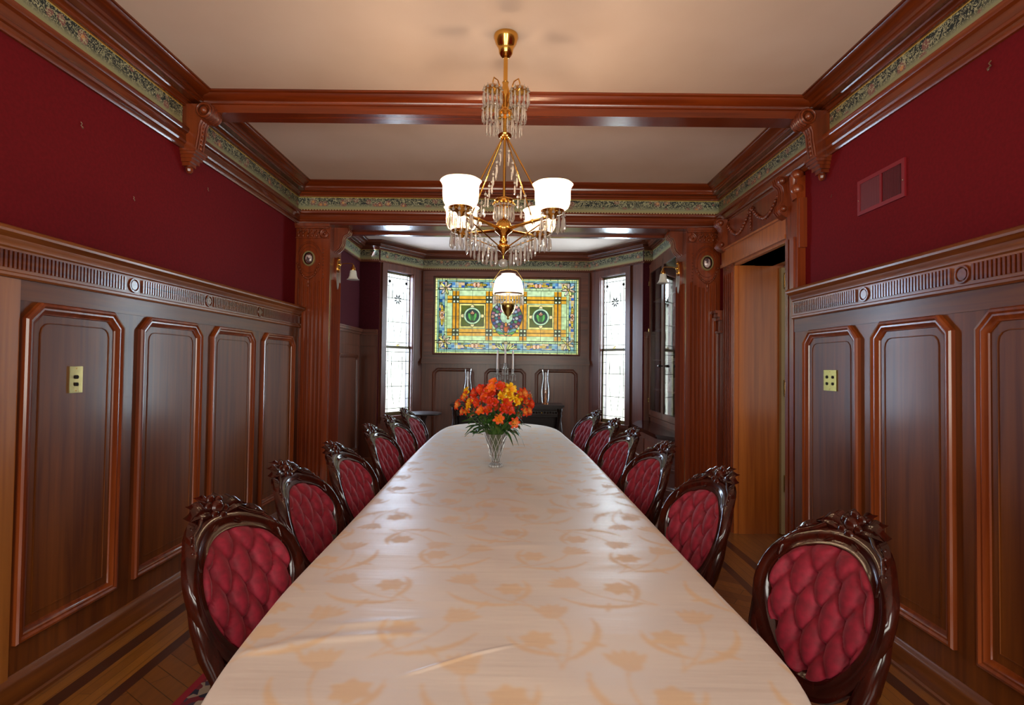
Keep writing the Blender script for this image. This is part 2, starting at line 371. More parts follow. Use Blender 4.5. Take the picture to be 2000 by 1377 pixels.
M['floor'] = floor_material()
YB, YF = 5.30, -2.10     # opening wall, wall behind the camera
H = 3.19
struct(MB().box(-2.5, 3.7, -2.3, 8.9, -.08, 0).build('floor', M['floor'], None, None), 'strip parquet floor with dark inlaid border bands', 'floor')
struct(MB().box(-2.5, 3.7, -2.3, 8.9, H, H+.1).build('ceiling', M['plaster'], None, None), 'plain cream plaster ceiling over both bays', 'ceiling')
# maroon walls
struct(MB().box(LW-.12, LW, YF-.1, YB+.3, 0, H).build('wall_left', M['maroon'], None, None), 'maroon left wall above the wainscot', 'wall')
mb = MB().box(RW, RW+.30, YF-.1, 3.903, 0, H).box(RW, RW+.30, 4.833, YB+.3, 0, H).box(RW, RW+.30, 3.903, 4.833, 2.36, H)
wr = struct(mb.build('wall_right', M['maroon'], None, None), 'maroon right wall pierced by the tall doorway', 'wall')
# wall behind the camera with its two tall windows
wins = [(-1.75, -.55), (.45, 1.65)]; mb = MB(); xs = [LW] + [v for w in wins for v in w] + [RW]
for i in range(0, 6, 2): mb.box(xs[i], xs[i+1], YF-.1, YF, 0, H)
for a, b_ in wins: mb.box(a, b_, YF-.1, YF, 0, .75); mb.box(a, b_, YF-.1, YF, 2.75, H)
struct(mb.build('wall_front', M['maroon'], None, None), 'maroon wall with two tall windows facing the bay', 'wall')
for i, (a, b_) in enumerate(wins):
    mb = MB()
    for (x0, x1, z0, z1) in ((a-.1, a, .65, 2.85), (b_, b_+.1, .65, 2.85), (a, b_, .65, .75), (a, b_, 2.75, 2.85), (a, b_, 1.73, 1.78)): mb.box(x0, x1, YF, YF+.03, z0, z1)
    struct(mb.build('window_%d' % (i+4), M['trim_z'], None, None), 'window in the wall opposite the bay, number %s from the left wall' % ('one', 'two')[i], 'window')
# header and jambs of the bay opening
YO = 5.60; SOF = 2.80
struct(MB().box(LW, RW, YB, YO, SOF, H).build('wall_back', M['trim_x'], None, None), 'wooden header over the opening into the bay', 'wall')
mb = MB().box(LW-.1, -1.82, YB, YO, 0, SOF).box(1.68, RW, YB, YO, 0, SOF)
struct(mb.build('wall_opening', M['trim_z'], None, None), 'short wall stubs either side of the bay opening', 'wall')
struct(MB().box(-2.0, 1.9, YO-.03, YO+.03, SOF-.025, SOF+.03).build('trim_1', M['trim_x'], None, None), 'bead along the far edge of the opening soffit', 'trim')

# cornice, frieze paper and picture rail round the dining room
ROOM = [(LW, YF), (LW, YB), (RW, YB), (RW, YF)]
COR = [(0, 3.075), (.022, 3.075), (.022, 3.088), (.03, 3.096), (.046, 3.10), (.05, 3.108), (.095, 3.11), (.10, 3.116), (.10, 3.130), (.108, 3.134), (.112, 3.148), (.128, 3.160), (.155, 3.167), (.166, 3.173), (.170, 3.180), (.18, 3.182), (.18, 3.19)]
PIC = [(0, 2.80), (.014, 2.80), (.02, 2.812), (.02, 2.83), (.03, 2.836), (.034, 2.848), (.03, 2.86), (.03, 2.895), (.045, 2.903), (.052, 2.918), (.050, 2.932), (.03, 2.937), (.0, 2.94)]
def band_set(path, tno, label, cor=COR, pic=PIC, mats=('trim_y', 'frieze', 'trim_y'), loop=False):
    c = struct(MB().sweep(path, cor, closed=loop).build('trim_%d' % tno, M[mats[0]], None, 35), label+' crown cornice', 'trim')
    f = struct(frieze_band('trim_%d' % (tno+1), path, pic[-1][1], cor[0][1]), label+' floral paper frieze', 'trim')
    p = struct(MB().sweep(path, pic).build('trim_%d' % (tno+2), M[mats[2]], None, 35), label+' picture rail', 'trim')
band_set([(LW, YF), (LW, YB)], 2, 'left wall')
band_set([(RW, YB), (RW, YF)], 5, 'right wall')
band_set([(LW, YB), (RW, YB)], 8, 'opening wall', mats=('trim_x', 'frieze', 'trim_x'))
# mitred ends of the three cornice runs
# ceiling beam
BC = 3.55
prof = []
half = [(.125, 3.19), (.125, 3.178), (.112, 3.172), (.106, 3.160), (.092, 3.145), (.074, 3.136), (.070, 3.128), (.070, 3.118), (.060, 3.115), (.060, 3.075), (.070, 3.072), (.070, 3.06)]
pts = [(BC-a, z) for a, z in half]+[(BC+a, z) for a, z in reversed(half)]
mb = MB(); vs = [(LW+.1, y, z) for y, z in pts]+[(RW-.1, y, z) for y, z in pts]; n = len(pts)
mb.add(vs, [(i, i+1, n+i+1, n+i) for i in range(n-1)]+[tuple(range(n)), tuple(range(2*n-1, n-1, -1))])
struct(mb.build('ceiling_beam', M['trim_x'], None, 35), 'moulded wooden beam crossing the ceiling between the brackets', 'beam')

# ---------------------------------------------------------------- wainscot
def panel_frame(mb, fr, u0, u1, v0, v1, w, ch=.075, both=False):
    """bolection moulding round a panel with chamfered upper corners"""
    path = [(u0, v0), (u0, v1-ch), (u0+ch, v1), (u1-ch, v1), (u1, v1-ch), (u1, v0)]
    prof = [(0, w), (0, w+.018), (.006, w+.026), (.016, w+.028), (.024, w+.020), (.032, w+.020), (.040, w+.012), (.052, w+.008), (.056, w-.004)]
    mb.sweep(path, prof, closed=True, fr=fr)
def inner_line(mb, fr, u0, u1, v0, v1, w, r=.05):
    path = [(u0, v0), (u0, v1-r)]+[(u0+r-r*math.cos(t), v1-r+r*math.sin(t)) for t in (PI/6, PI/3, PI/2)]+[(u1-r+r*math.cos(t), v1-r+r*math.sin(t)) for t in (PI/2, PI/3, PI/6)]+[(u1, v1-r), (u1, v0)]
    mb.sweep(path, [(0, w-.001), (.001, w+.004), (.005, w+.005), (.006, w-.001)], closed=True, fr=fr)
def wainscot(no, fr, wo, ustart, uend, panels, label, z0=.255, z1=1.70, side='left', flip=False):
    """wo: outward offset of the panelled face from the wall plane"""
    mb = MB(); mb.box(ustart, uend, 0, 1.79, 0, wo, fr)
    base = struct(mb.build('trim_%d' % no, M['panel'], None, None), label, 'wainscot')
    def pf(f):   # keep outward-facing order either way
        return f
    mb = MB(); mb.box(ustart, uend, 1.70, 1.79, wo, wo+.004, fr); mb.build('top_rail', M['panel_h'], base, None)
    for (a, b_) in panels:
        m1 = MB(); panel_frame(m1, fr, a, b_, z0, z1, wo); m1.build('panel_moulding', M['pmould'], base, 35)
        m2 = MB(); inner_line(m2, fr, a+.085, b_-.085, z0+.09, z1-.085, wo); m2.build('panel_bead', M['panel'], base, 35)
        m3 = MB(); m3.box(a+.05, b_-.05, z0+.05, z1-.05, wo-.001, wo+.0012, fr); m3.build('panel_field', M['panel'], base, None)
    # cap: fluted band with roundels, cove and shelf lip
    cap = [(wo, 1.787), (wo+.016, 1.787), (wo+.022, 1.795), (wo+.022, 1.806), (wo+.014, 1.812), (wo+.014, 1.905), (wo+.022, 1.912), (wo+.024, 1.922), (wo+.030, 1.93), (wo+.036, 1.945), (wo+.052, 1.955), (wo+.062, 1.962), (wo+.064, 1.972), (wo+.058, 1.985), (wo+.05, 1.99), (0, 1.99), (0, 1.787)]
    mb = MB(); vs = [fr(ustart, z, w) for w, z in cap]+[fr(uend, z, w) for w, z in cap]; n = len(cap)
    mb.add(vs, [(i, (i+1) % n, n+(i+1) % n, n+i) for i in range(n)]+[tuple(range(n)), tuple(range(2*n-1, n-1, -1))])
    mb.build('cap_rail', M['cap'], base, 35)
    mb = MB(); mr = MB()
    cents = [] ; gaps = sorted(panels)
    for i in range(len(gaps)-1): cents.append((gaps[i][1]+gaps[i+1][0])/2)
    u = ustart+.02; wf = wo+.014
    while u < uend-.02:
        if not any(abs(u+.008-c) < .055 for c in cents): mb.box(u, u+.011, 1.825, 1.895, wf-.001, wf+.009, fr)
        u += .0205
    for c in cents:
        path = [(c+.034*math.cos(t), 1.859+.034*math.sin(t)) for t in [2*PI*k/20 for k in range(20)]]
        mr.sweep(path, [(-.004, wf-.001), (-.002, wf+.008), (.004, wf+.008), (.007, wf-.001)], closed=True, fr=fr)
        mr.prism([(c+.024*math.cos(t), 1.859+.024*math.sin(t)) for t in [2*PI*k/20 for k in range(20)]], wf-.001, wf+.006, fr=fr)
    mb.build('fluted_band', M['trim_y'], base, None); mr.build('roundels', M['trim_y'], base, 35)
    bs = [(0, 0), (wo+.035, 0), (wo+.035, .014), (wo+.026, .022), (wo+.026, .105), (wo+.018, .118), (wo+.010, .124), (wo+.004, .135), (0, .135)]
    mb = MB(); vs = [fr(ustart, z, w) for w, z in bs]+[fr(uend, z, w) for w, z in bs]; n = len(bs)
    mb.add(vs, [(i, (i+1) % n, n+(i+1) % n, n+i) for i in range(n)]+[tuple(range(n)), tuple(range(2*n-1, n-1, -1))])
    o = mb.build('baseboard_'+side, M['panel_h'], None, 35); struct(o, 'tall wooden baseboard under the %s wainscot' % side, 'baseboard')
    return base
PL = [(2.294, 2.876), (3.005, 3.608), (3.723, 4.344), (4.476, 5.129)]; w_ = .615; u_ = 2.17
LP = list(PL)
u_ = 1.93
for k in range(5): LP.append((u_-.60, u_)); u_ -= .73
wl_ = wainscot(11, FL_, .05, YF, YB-.03, LP, 'left wainscot of tall panels with chamfered upper corners', side='left')
MB().box(2.0, 2.275, 0, 1.785, .05, .058, FL_).build('light_stile', M['light_board'], wl_, None)
PR = [(3.012, 3.586), (2.369, 2.905), (1.69, 2.249), (1.02, 1.57), (.35, .90), (-.32, .23), (-.99, -.44), (-1.66, -1.11)]
wr_ = wainscot(12, FR_, .073, YF, 3.72, PR, 'right wainscot of tall panels nearer than the doorway', side='right')
# ---------------------------------------------------------------- the bay
LA, LB_, RA, RB_ = (-1.94, 7.72), (-1.42, 8.42), (1.16, 8.42), (1.80, 7.57)
def bay_window_glass(fr, u0, u1, z0, z1, parent, seed):
    """leaded clear glass: one pane mesh, one lead mesh, a yellow-green quatrefoil"""
    MB().box(u0, u1, z0, z1, -.045, -.043, lambda a, b, c: fr(a, b, c)).build('pane', M['leaded'], parent, None)
    rnd = random.Random(seed); mb = MB(); W = u1-u0; Hh = z1-z0
    def lead(a, b, r=.005): mb.tube([fr(a[0], a[1], -.036), fr(b[0], b[1], -.036)], r, 5)
    for x in (.055, W-.055): lead((u0+x, z0), (u0+x, z1), .0045)
    for z in (.05, Hh-.05): lead((u0, z0+z), (u1, z0+z), .0045)
    n = int(Hh/.16)
    for i in range(1, n):
        z = z0+Hh*i/n; lead((u0, z), (u0+.055, z), .004); lead((u1-.055, z), (u1, z), .004)
        if i % 2 == 0: lead((u0+.055, z), (u1-.055, z), .0045)
    cx = (u0+u1)/2
    for q in range(4): lead((u0+.055+(W-.11)*(q+1)/5, z0+Hh*.66), (u0+.055+(W-.11)*(q+1)/5, z1-.05), .003)
    for s in (-1, 1):
        p = [fr(cx+s*(.05+.06*math.sin(t*2.2)), z0+Hh*(.12+.75*t), -.036) for t in [k/14 for k in range(15)]]
        mb.tube(p, .0035, 5)
        for q in range(4):
            zz = z0+Hh*(.2+.17*q); mb.tube([fr(cx+s*(.05+.05*math.sin(k*.5)), zz+.03*k*.5, -.036) for k in range(6)], .003, 4)
    mb.build('lead_came', M['lead'], parent, None)
M['lead'] = principled('lead_came', srgb(70, 72, 62), .5, .6)
M['yellow_pane'] = None
def glass_color(name, col):
    m = bpy.data.materials.new(name); N, L = nodes_of(m); N.clear(); out = N.new('ShaderNodeOutputMaterial')
    t = N.new('ShaderNodeBsdfTransparent'); t.inputs[0].default_value = col
    g = N.new('ShaderNodeBsdfGlossy'); g.inputs['Roughness'].default_value = .15; a = N.new('ShaderNodeMixShader'); a.inputs[0].default_value = .03
    L.new(t.outputs[0], a.inputs[1]); L.new(g.outputs[0], a.inputs[2]); L.new(a.outputs[0], out.inputs[0]); return m
M['yellow_pane'] = glass_color('yellow_green_glass', (.022, .017, .0002, 1)); M['dot_pane'] = glass_color('dark_blue_glass', (.003, .004, .005, 1))

def wall_with_hole(no, fr, length, holes, label, mat, th=-.12, z1=H):
    """holes: (u0,u1,z0,z1)"""
    mb = MB(); us = sorted({0, length, *[h[0] for h in holes], *[h[1] for h in holes]}); 
    for a, b in zip(us[:-1], us[1:]):
        hs = [h for h in holes if h[0] <= a+1e-6 and h[1] >= b-1e-6]
        if not hs: mb.box(a, b, 0, z1, th, 0, fr)
        for h in hs: mb.box(a, b, 0, h[2], th, 0, fr); mb.box(a, b, h[3], z1, th, 0, fr)
    return struct(mb.build(no, mat, None, None), label, 'wall')
fLA = frame((LA[0], LA[1], 0), (LB_[0]-LA[0], LB_[1]-LA[1])); lenL = math.hypot(LB_[0]-LA[0], LB_[1]-LA[1])
fRA = frame((RA[0], RA[1], 0), (RB_[0]-RA[0], RB_[1]-RA[1])); lenR = math.hypot(RB_[0]-RA[0], RB_[1]-RA[1])
fBK = frame((LB_[0], LB_[1], 0), (1, 0)); lenB = RA[0]-LB_[0]
hL = (.155, .645, .70, 2.80); hR = (.255, .735, .62, 2.79); hB = (.18, 2.42, 1.62, 2.80)
wall_with_hole('wall_bay_left_angle', fLA, lenL, [hL], 'angled left wall of the bay holding a tall leaded window', M['bay_z'])
wall_with_hole('wall_bay_right_angle', fRA, lenR, [hR], 'angled right wall of the bay holding a tall leaded window', M['bay_z'])
wall_with_hole('wall_bay_back', fBK, lenB, [hB], 'panelled end wall of the bay below the stained glass', M['bay_z'])
# side walls and short returns, maroon over dark wainscot
fLS = frame((-2.2, YO, 0), (0, 1)); fLR = frame((-2.2, 7.72, 0), (1, 0)); fRR = frame(RB_, (1, 0)) if False else frame((1.80, 7.57, 0), (1, 0))
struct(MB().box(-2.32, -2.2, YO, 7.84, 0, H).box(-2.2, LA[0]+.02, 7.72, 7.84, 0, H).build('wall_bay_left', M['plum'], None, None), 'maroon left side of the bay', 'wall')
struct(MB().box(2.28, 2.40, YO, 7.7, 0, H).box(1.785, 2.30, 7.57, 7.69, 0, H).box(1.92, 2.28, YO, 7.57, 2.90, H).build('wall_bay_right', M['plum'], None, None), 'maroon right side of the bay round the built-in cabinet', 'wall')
def small_wainscot(no, fr, u0, u1, label, panels, z1=1.86):
    mb = MB(); mb.box(u0, u1, 0, z1, 0, .03, fr); base = struct(mb.build('trim_%d' % no, M['bay_z'], None, None), label, 'wainscot')
    mb = MB()
    for (za, zb, w) in ((z1-.16, z1-.15, .04), (z1-.0, z1+.03, .05), (z1+.03, z1+.06, .075), (z1+.06, z1+.075, .085), (0, .13, .05)): mb.box(u0, u1, za, zb, 0, w, fr)
    mb.build('cap_rail', M['bay_x'], base, None)
    for a, b in panels:
        m = MB(); panel_frame(m, fr, a, b, .25, z1-.28, .03, .06); m.build('panel_moulding', M['bay_z'], base, 35)
    return base
small_wainscot(13, fLS, 0, 2.12, 'dark wainscot on the bay left side wall', [(.1, .95), (1.08, 1.95)])
small_wainscot(14, fLR, 0, .27, 'short dark wainscot beside the left leaded window', [])
small_wainscot(15, fRR, 0, .13, 'short dark wainscot beside the right leaded window', [])
BAY = [(-2.2, YO+.02), (-2.2, 7.72), LA, LB_, RA, RB_, (1.92, 7.57), (1.92, YO+.02)]
struct(MB().sweep(BAY, [(s*.85, z) for s, z in COR]).build('trim_16', M['bay_x'], None, 35), 'crown cornice following the bay', 'trim')
struct(frieze_band('trim_17', BAY, 2.925, 3.075), 'floral paper frieze following the bay', 'trim')
struct(MB().sweep(BAY, [(0, 2.895), (.012, 2.895), (.018, 2.905), (.012, 2.925), (0, 2.925)]).build('trim_18', M['bay_x'], None, 35), 'thin picture bead following the bay', 'trim')
# angled sash windows
def sash(no, fr, h, rail, label, seed, L_):
    u0, u1, z0, z1 = h
    root = struct(empty('window_%d' % no), label, 'window')
    mb = MB()
    for (a, b, c, d, w0, w1) in ((u0-.10, u0-.012, z0-.1, z1+.10, -.001, .03), (u1+.012, u1+.10, z0-.1, z1+.10, -.001, .03), (u0-.012, u1+.012, z1+.012, z1+.10, -.001, .03),
        (u0-.015, u0, z0, z1, -.12, .012), (u1, u1+.015, z0, z1, -.12, .012), (u0-.015, u1+.015, z1, z1+.015, -.12, .012)): mb.box(a, b, c, d, w0, w1, fr)
    mb.build('casing', M['bay_z'], root, None)
    MB().box(u0-.11, u1+.11, z0-.05, z0, -.12, .06, fr).build('sill', M['bay_z'], root, None)
    mb = MB(); s = .035
    for (a, b, c, d, w) in ((u0, u0+.016, z0, rail, -.03), (u1-.016, u1, z0, rail, -.03), (u0, u1, z0, z0+.05, -.03), (u0, u1, rail-.02, rail+.018, -.03)): mb.box(a, b, c, d, w-.02, w, fr)
    for (a, b, c, d, w) in ((u0, u0+.016, rail, z1, -.05), (u1-.016, u1, rail, z1, -.05), (u0, u1, z1-.03, z1, -.05)): mb.box(a, b, c, d, w-.02, w, fr)
    mb.build('sash_frame', M['sash'], root, None)
    cx = (u0+u1)/2
    mb = MB(); mb.box(cx-.03, cx+.03, rail+.018, rail+.03, -.05, -.02, fr); mb.tube([fr(cx-.02, rail+.03, -.03), fr(cx+.035, rail+.05, -.02)], .007, 6); mb.build('sash_lock', M['aged_brass'], root, None)
    bay_window_glass(fr, u0+.016, u1-.016, z0+.05, rail-.02, root, seed); bay_window_glass(fr, u0+.016, u1-.016, rail+.018, z1-.03, root, seed+1)
    # yellow-green quatrefoil and little dark discs in the upper sash
    mb = MB(); cz = rail+(z1-rail)*.64
    for k in range(8):
        a = PI/4*k+PI/8; pts = [fr(cx+math.cos(a+t)*r, cz+math.sin(a+t)*r, -.039) for r, t in ((.012, 0), (.045, .28), (.085, 0), (.045, -.28))]
        mb.add(pts+[fr(cx+math.cos(a+t)*r, cz+math.sin(a+t)*r, -.034) for r, t in ((.012, 0), (.045, .28), (.085, 0), (.045, -.28))], [(0, 1, 2, 3), (7, 6, 5, 4), (0, 4, 5, 1), (1, 5, 6, 2), (2, 6, 7, 3), (3, 7, 4, 0)])
    mb.build('yellow_quatrefoil', M['yellow_pane'], root, None)
    mb = MB()
    for sx in (-1, 1): mb.prism([(cx+sx*.16+.022*math.cos(t), z1-.14+.022*math.sin(t)) for t in [2*PI*k/12 for k in range(12)]], -.039, -.033, fr)
    mb.build('dark_discs', M['dot_pane'], root, None)
    return root
M['sash'] = principled('olive_sash_paint', srgb(96, 84, 48), .45)
sash(1, fLA, hL, 1.70, 'tall leaded sash window in the left angle of the bay', 1, lenL)
sash(2, fRA, hR, 1.70, 'tall leaded sash window in the right angle of the bay', 5, lenR)
def outdoor_light(name, fr, h, power, col):
    u0, u1, z0, z1 = h; p = Vector(fr((u0+u1)/2, (z0+z1)/2+.15, -.45)); q = Vector(fr((u0+u1)/2, (z0+z1)/2-.35, 1))
    return area_light(name, p, q-p, (u1-u0)*1.9, (z1-z0)*1.25, power, col)
outdoor_light('daylight_left_angle_window', fLA, hL, 330, (.60, .77, 1.0)); outdoor_light('daylight_right_angle_window', fRA, hR, 330, (.70, .88, 1.0))
# end wall woodwork
root = struct(empty('trim_19'), 'window surround and panelling of the bay end wall', 'trim')
mb = MB()
for (a, b, c, d, w) in ((.03, .18, 1.47, 2.895, .035), (2.42, 2.55, 1.47, 2.895, .035), (.18, 2.42, 2.80, 2.895, .035), (.18, 2.42, 1.54, 1.62, .035), (0, 2.58, 1.465, 1.50, .075), (0, 2.58, 1.50, 1.54, .055), (0, 2.58, .0, .14, .04)): mb.box(a, b, c, d, 0, w, fBK)
mb.build('surround', M['bay_x'], root, None)
mb = MB(); mb.sweep([(.165, 1.605), (.165, 2.815), (2.435, 2.815), (2.435, 1.605)], [(0, .035), (0, .05), (.01, .058), (.022, .05), (.028, .03), (.028, -.05), (.0, -.05)], closed=True, fr=fBK); mb.build('sash_moulding', M['bay_z'], root, 35)
for a, b in ((.165, .81), (.965, 1.61), (1.745, 2.405)):
    m = MB(); panel_frame(m, fBK, a, b, .3, 1.40, .0, .07); m.build('panel_moulding', M['bay_z'], root, 35)

# ---------------------------------------------------------------- stained glass
def stained_glass():
    NU, NV = 400, 212
    u0, u1, z0, z1 = hB
    U = (np.arange(NU)+.5)/NU*1655+165; Vv = (np.arange(NV)+.5)/NV*877+248
    X, Y = np.meshgrid(U, Vv)       # Y down from the top, drawn in the glass's own layout units
    C = np.zeros((NV, NU, 3)); rs = np.random.RandomState(3)
    def c(*a): return np.array(srgb(*a)[:3])
    def paint(mask, col): C[mask] = col
    def rect(x0, y0, x1, y1, col): paint((X >= x0) & (X < x1) & (Y >= y0) & (Y < y1), col)
    lead = np.zeros((NV, NU), bool)
    def ln(x0, y0, x1, y1, w=3.0):
        d = np.hypot(x1-x0, y1-y0); t = np.clip(((X-x0)*(x1-x0)+(Y-y0)*(y1-y0))/d**2, 0, 1)
        lead[:] |= np.hypot(X-(x0+t*(x1-x0)), Y-(y0+t*(y1-y0))) < w
    def ell(cx, cy, rx, ry, col, a=0, outline=True):
        ca, sa = math.cos(a), math.sin(a); p = ((X-cx)*ca+(Y-cy)*sa)/rx; q = (-(X-cx)*sa+(Y-cy)*ca)/ry; r = np.hypot(p, q)
        paint(r < 1, col)
        if outline: lead[:] = np.where(r < 1, False, lead); lead[:] |= (np.abs(r-1)*min(rx, ry) < 2.4)
    rect(165, 248, 1820, 1125, c(224, 228, 160)); rect(192, 268, 1795, 1105, c(150, 190, 176)); rect(215, 290, 1770, 1080, c(110, 160, 200))
    # decorated border, many small panes
    blk = 30
    bi = ((X//36).astype(int)*7+(Y//33).astype(int)*13) % 11
    pal = [c(90, 140, 200), c(60, 100, 190), c(160, 190, 215), c(220, 190, 150), c(120, 170, 190), c(200, 180, 110), c(40, 90, 150), c(190, 200, 200), c(110, 130, 90), c(150, 180, 210), c(230, 200, 170)]
    band = ((X < 280) | (X > 1705) | (Y < 358) | (Y > 998)) & (X >= 215) & (X < 1770) & (Y >= 290) & (Y < 1068)
    for k, col in enumerate(pal): paint(band & (bi == k), col)
    rect(280, 358, 1705, 998, c(200, 222, 180)); rect(305, 385, 1680, 972, c(206, 228, 190))
    # plaid of amber bars
    for (a, b) in ((368, 445), (750, 828), (1140, 1222), (1535, 1618)): rect(a, 395, b, 965, c(222, 160, 42)); ln((a+b)/2, 400, (a+b)/2, 960, 6); ln(a, 395, a, 965, 2.4); ln(b, 395, b, 965, 2.4)
    for (a, b) in ((452, 536), (835, 918)):
        for (p, q) in ((310, 368), (445, 750), (828, 1140), (1222, 1535), (1618, 1675)): rect(p, a, q, b, c(232, 178, 62))
        ln(310, (a+b)/2, 1675, (a+b)/2, 4.5); ln(305, a, 1680, a, 2.2); ln(305, b, 1680, b, 2.2)
    for cx in (407, 789, 1181, 1577):
        for cy in (494, 877):
            rect(cx-38, cy-42, cx+38, cy+42, c(70, 84, 34))
            for sx in (-1, 1):
                for sy in (-1, 1): ell(cx+sx*20, cy+sy*24, 13, 13, c(225, 232, 215)); 
            ell(cx, cy, 7, 7, c(40, 60, 30))
    # two square lights with a tulip roundel
    for cx, cy in ((598, 684), (1384, 690)):
        rect(cx-152, cy-142, cx+148, cy+142, c(240, 226, 150)); rect(cx-130, cy-118, cx+130, cy+118, c(92, 104, 40))
        for a, b, d, e in ((-130, -118, 130, -118), (-130, 118, 130, 118), (-130, -118, -130, 118), (130, -118, 130, 118), (-152, -142, 150, -142), (-152, 142, 150, 142), (-152, -142, -152, 142), (150, -142, 150, 142)): ln(cx+a, cy+b, cx+d, cy+e, 2.6)
        for a in range(4):
            px, py = cx+math.cos(a*PI/2)*112, cy+math.sin(a*PI/2)*105
            ell(px, py, 26, 20, c(238, 222, 180), a*PI/2)
        ell(cx, cy, 98, 98, c(196, 224, 200)); ell(cx, cy, 76, 76, c(16, 70, 74))
        ell(cx-26, cy+14, 20, 52, c(96, 180, 96), -.35); ell(cx+26, cy+14, 20, 52, c(96, 180, 96), .35); ell(cx-9, cy+22, 9, 44, c(50, 130, 70), -.1); ell(cx+9, cy+22, 9, 44, c(50, 130, 70), .1)
        ell(cx, cy-34, 24, 15, c(226, 150, 130)); ell(cx, cy-46, 10, 14, c(236, 190, 170)); ln(cx, cy-25, cx, cy+72, 3)
    # wreath of many-coloured pieces in the middle light
    wp = [c(120, 70, 130), c(60, 130, 150), c(180, 120, 160), c(60, 90, 170), c(200, 190, 210), c(60, 120, 80), c(150, 60, 90), c(90, 150, 110), c(160, 170, 210), c(210, 160, 150)]
    ell(990, 690, 182, 182, c(70, 60, 110)); ell(990, 690, 72, 78, c(190, 215, 200))
    for ring, (rad, sz, n) in enumerate(((165, 24, 26), (125, 24, 20), (90, 18, 14))):
        for k in range(n):
            a = 2*PI*k/n+ring*.15; ell(990+rad*math.cos(a)*.95, 690+rad*math.sin(a)*1.02, sz*.85, sz*.72, wp[(k*3+ring*4) % 10], a)
    ell(985, 830, 24, 42, c(200, 96, 40)); ell(985, 780, 14, 26, c(222, 150, 60))
    for s in (-1, 1):
        ell(985+s*74, 858, 52, 24, c(120, 170, 190), -s*.6); ell(985+s*60, 884, 50, 15, c(120, 190, 110), -s*.4); ell(985+s*130, 855, 17, 17, c(220, 214, 60)); ell(985+s*38, 905, 34, 10, c(226, 160, 110), -s*.2)
    # lilies in the corners and pink blossoms along the border
    for cx, cy in ((285, 360), (1700, 370), (275, 985), (1690, 1000)):
        for k in range(7):
            a = 2*PI*k/7+.3; ell(cx+math.cos(a)*42, cy+math.sin(a)*42, 40, 13, [c(236, 210, 190), c(240, 230, 150), c(228, 214, 210)][k % 3], a)
        ell(cx, cy, 12, 12, c(226, 190, 90))
    for cx, cy in ((640, 325), (1350, 330), (625, 1030), (1335, 1035), (248, 680), (1745, 690)):
        v = abs(cx-1000) > 700
        for s in (-1, 1):
            d = (0, s) if v else (s, 0)
            ell(cx+d[0]*78, cy+d[1]*78, 44 if not v else 14, 14 if not v else 44, c(206, 180, 80)); ell(cx+d[0]*50, cy+d[1]*50, 17, 17, c(222, 170, 60))
            ell(cx+d[0]*20, cy+d[1]*20, 22, 26, c(236, 190, 170), s*.5)
        ell(cx, cy, 8, 20, c(196, 110, 70))
    for k in range(-3, 4): ell(985+k*26, 1030+abs(k)*6, 9, 46, c(220, 226, 160), k*.32)
    ell(985, 995, 26, 18, c(210, 190, 150))
    # border leads
    for x in (165, 192, 215, 280, 305, 1680, 1705, 1770, 1795, 1820): ln(x, 248 if x in (165, 192, 1795, 1820) else 290, x, 1125 if x in (165, 192, 1795, 1820) else 1080, 2.6)
    for y in (248, 268, 290, 358, 385, 972, 998, 1068, 1090, 1125): ln(165, y, 1820, y, 2.4)
    for i in range(20):
        x = 165+83*i; ln(x, 248, x, 268, 2.5); ln(x, 1105, x, 1125, 2.5)
        if i % 2: ln(x, 268, x, 290, 2); ln(x, 1085, x, 1105, 2)
        x2 = 280+75*i
        if x2 < 1700: ln(x2, 358, x2, 385, 2); ln(x2, 972, x2, 998, 2)
    for i in range(12):
        y = 248+73*i; ln(165, y, 192, y, 2.5); ln(1795, y, 1820, y, 2.5); ln(280, y+40, 305, y+40, 2); ln(1680, y+40, 1705, y+40, 2)
    for x in (598, 990, 1384):
        ln(x, 385, x, 540, 2.6); ln(x, 830, x, 972, 2.6)
    ln(305, 688, 445, 688, 2.6); ln(750, 688, 828, 688, 2); ln(1222, 690, 1240, 690, 2); ln(1535, 690, 1680, 690, 2.6)
    # glass streakiness
    g = rs.rand(NV//6+2, NU//6+2); yy = np.linspace(0, g.shape[0]-1.001, NV); xx = np.linspace(0, g.shape[1]-1.001, NU)
    iy = yy.astype(int); ix = xx.astype(int); fy = (yy-iy)[:, None]; fx = (xx-ix)[None, :]
    s = g[iy][:, ix]*(1-fy)*(1-fx)+g[iy+1][:, ix]*fy*(1-fx)+g[iy][:, ix+1]*(1-fy)*fx+g[iy+1][:, ix+1]*fy*fx
    C[:] = C**1.12*(.34+.26*s)[..., None]; edge = (X < 192) | (X > 1795) | (Y < 268) | (Y > 1105); C[edge] *= 1.5
    C[lead] = (.012, .014, .008)
    # mesh: one quad per cell, colour per face corner
    us = np.linspace(u0, u1, NU+1); zs = np.linspace(z1, z0, NV+1)
    vs = [fBK(a, b, -.05) for b in zs for a in us]
    fs = [(j*(NU+1)+i, (j+1)*(NU+1)+i, (j+1)*(NU+1)+i+1, j*(NU+1)+i+1) for j in range(NV) for i in range(NU)]
    mb = MB(); mb.v = vs; mb.f = fs
    m = bpy.data.materials.new('stained_glass'); N, L = nodes_of(m); N.clear(); out = N.new('ShaderNodeOutputMaterial')
    at = N.new('ShaderNodeVertexColor'); at.layer_name = 'glass'; t = N.new('ShaderNodeBsdfTransparent'); L.new(at.outputs[0], t.inputs[0])
    g_ = N.new('ShaderNodeBsdfGlossy'); g_.inputs['Roughness'].default_value = .2; a_ = N.new('ShaderNodeMixShader'); a_.inputs[0].default_value = .03
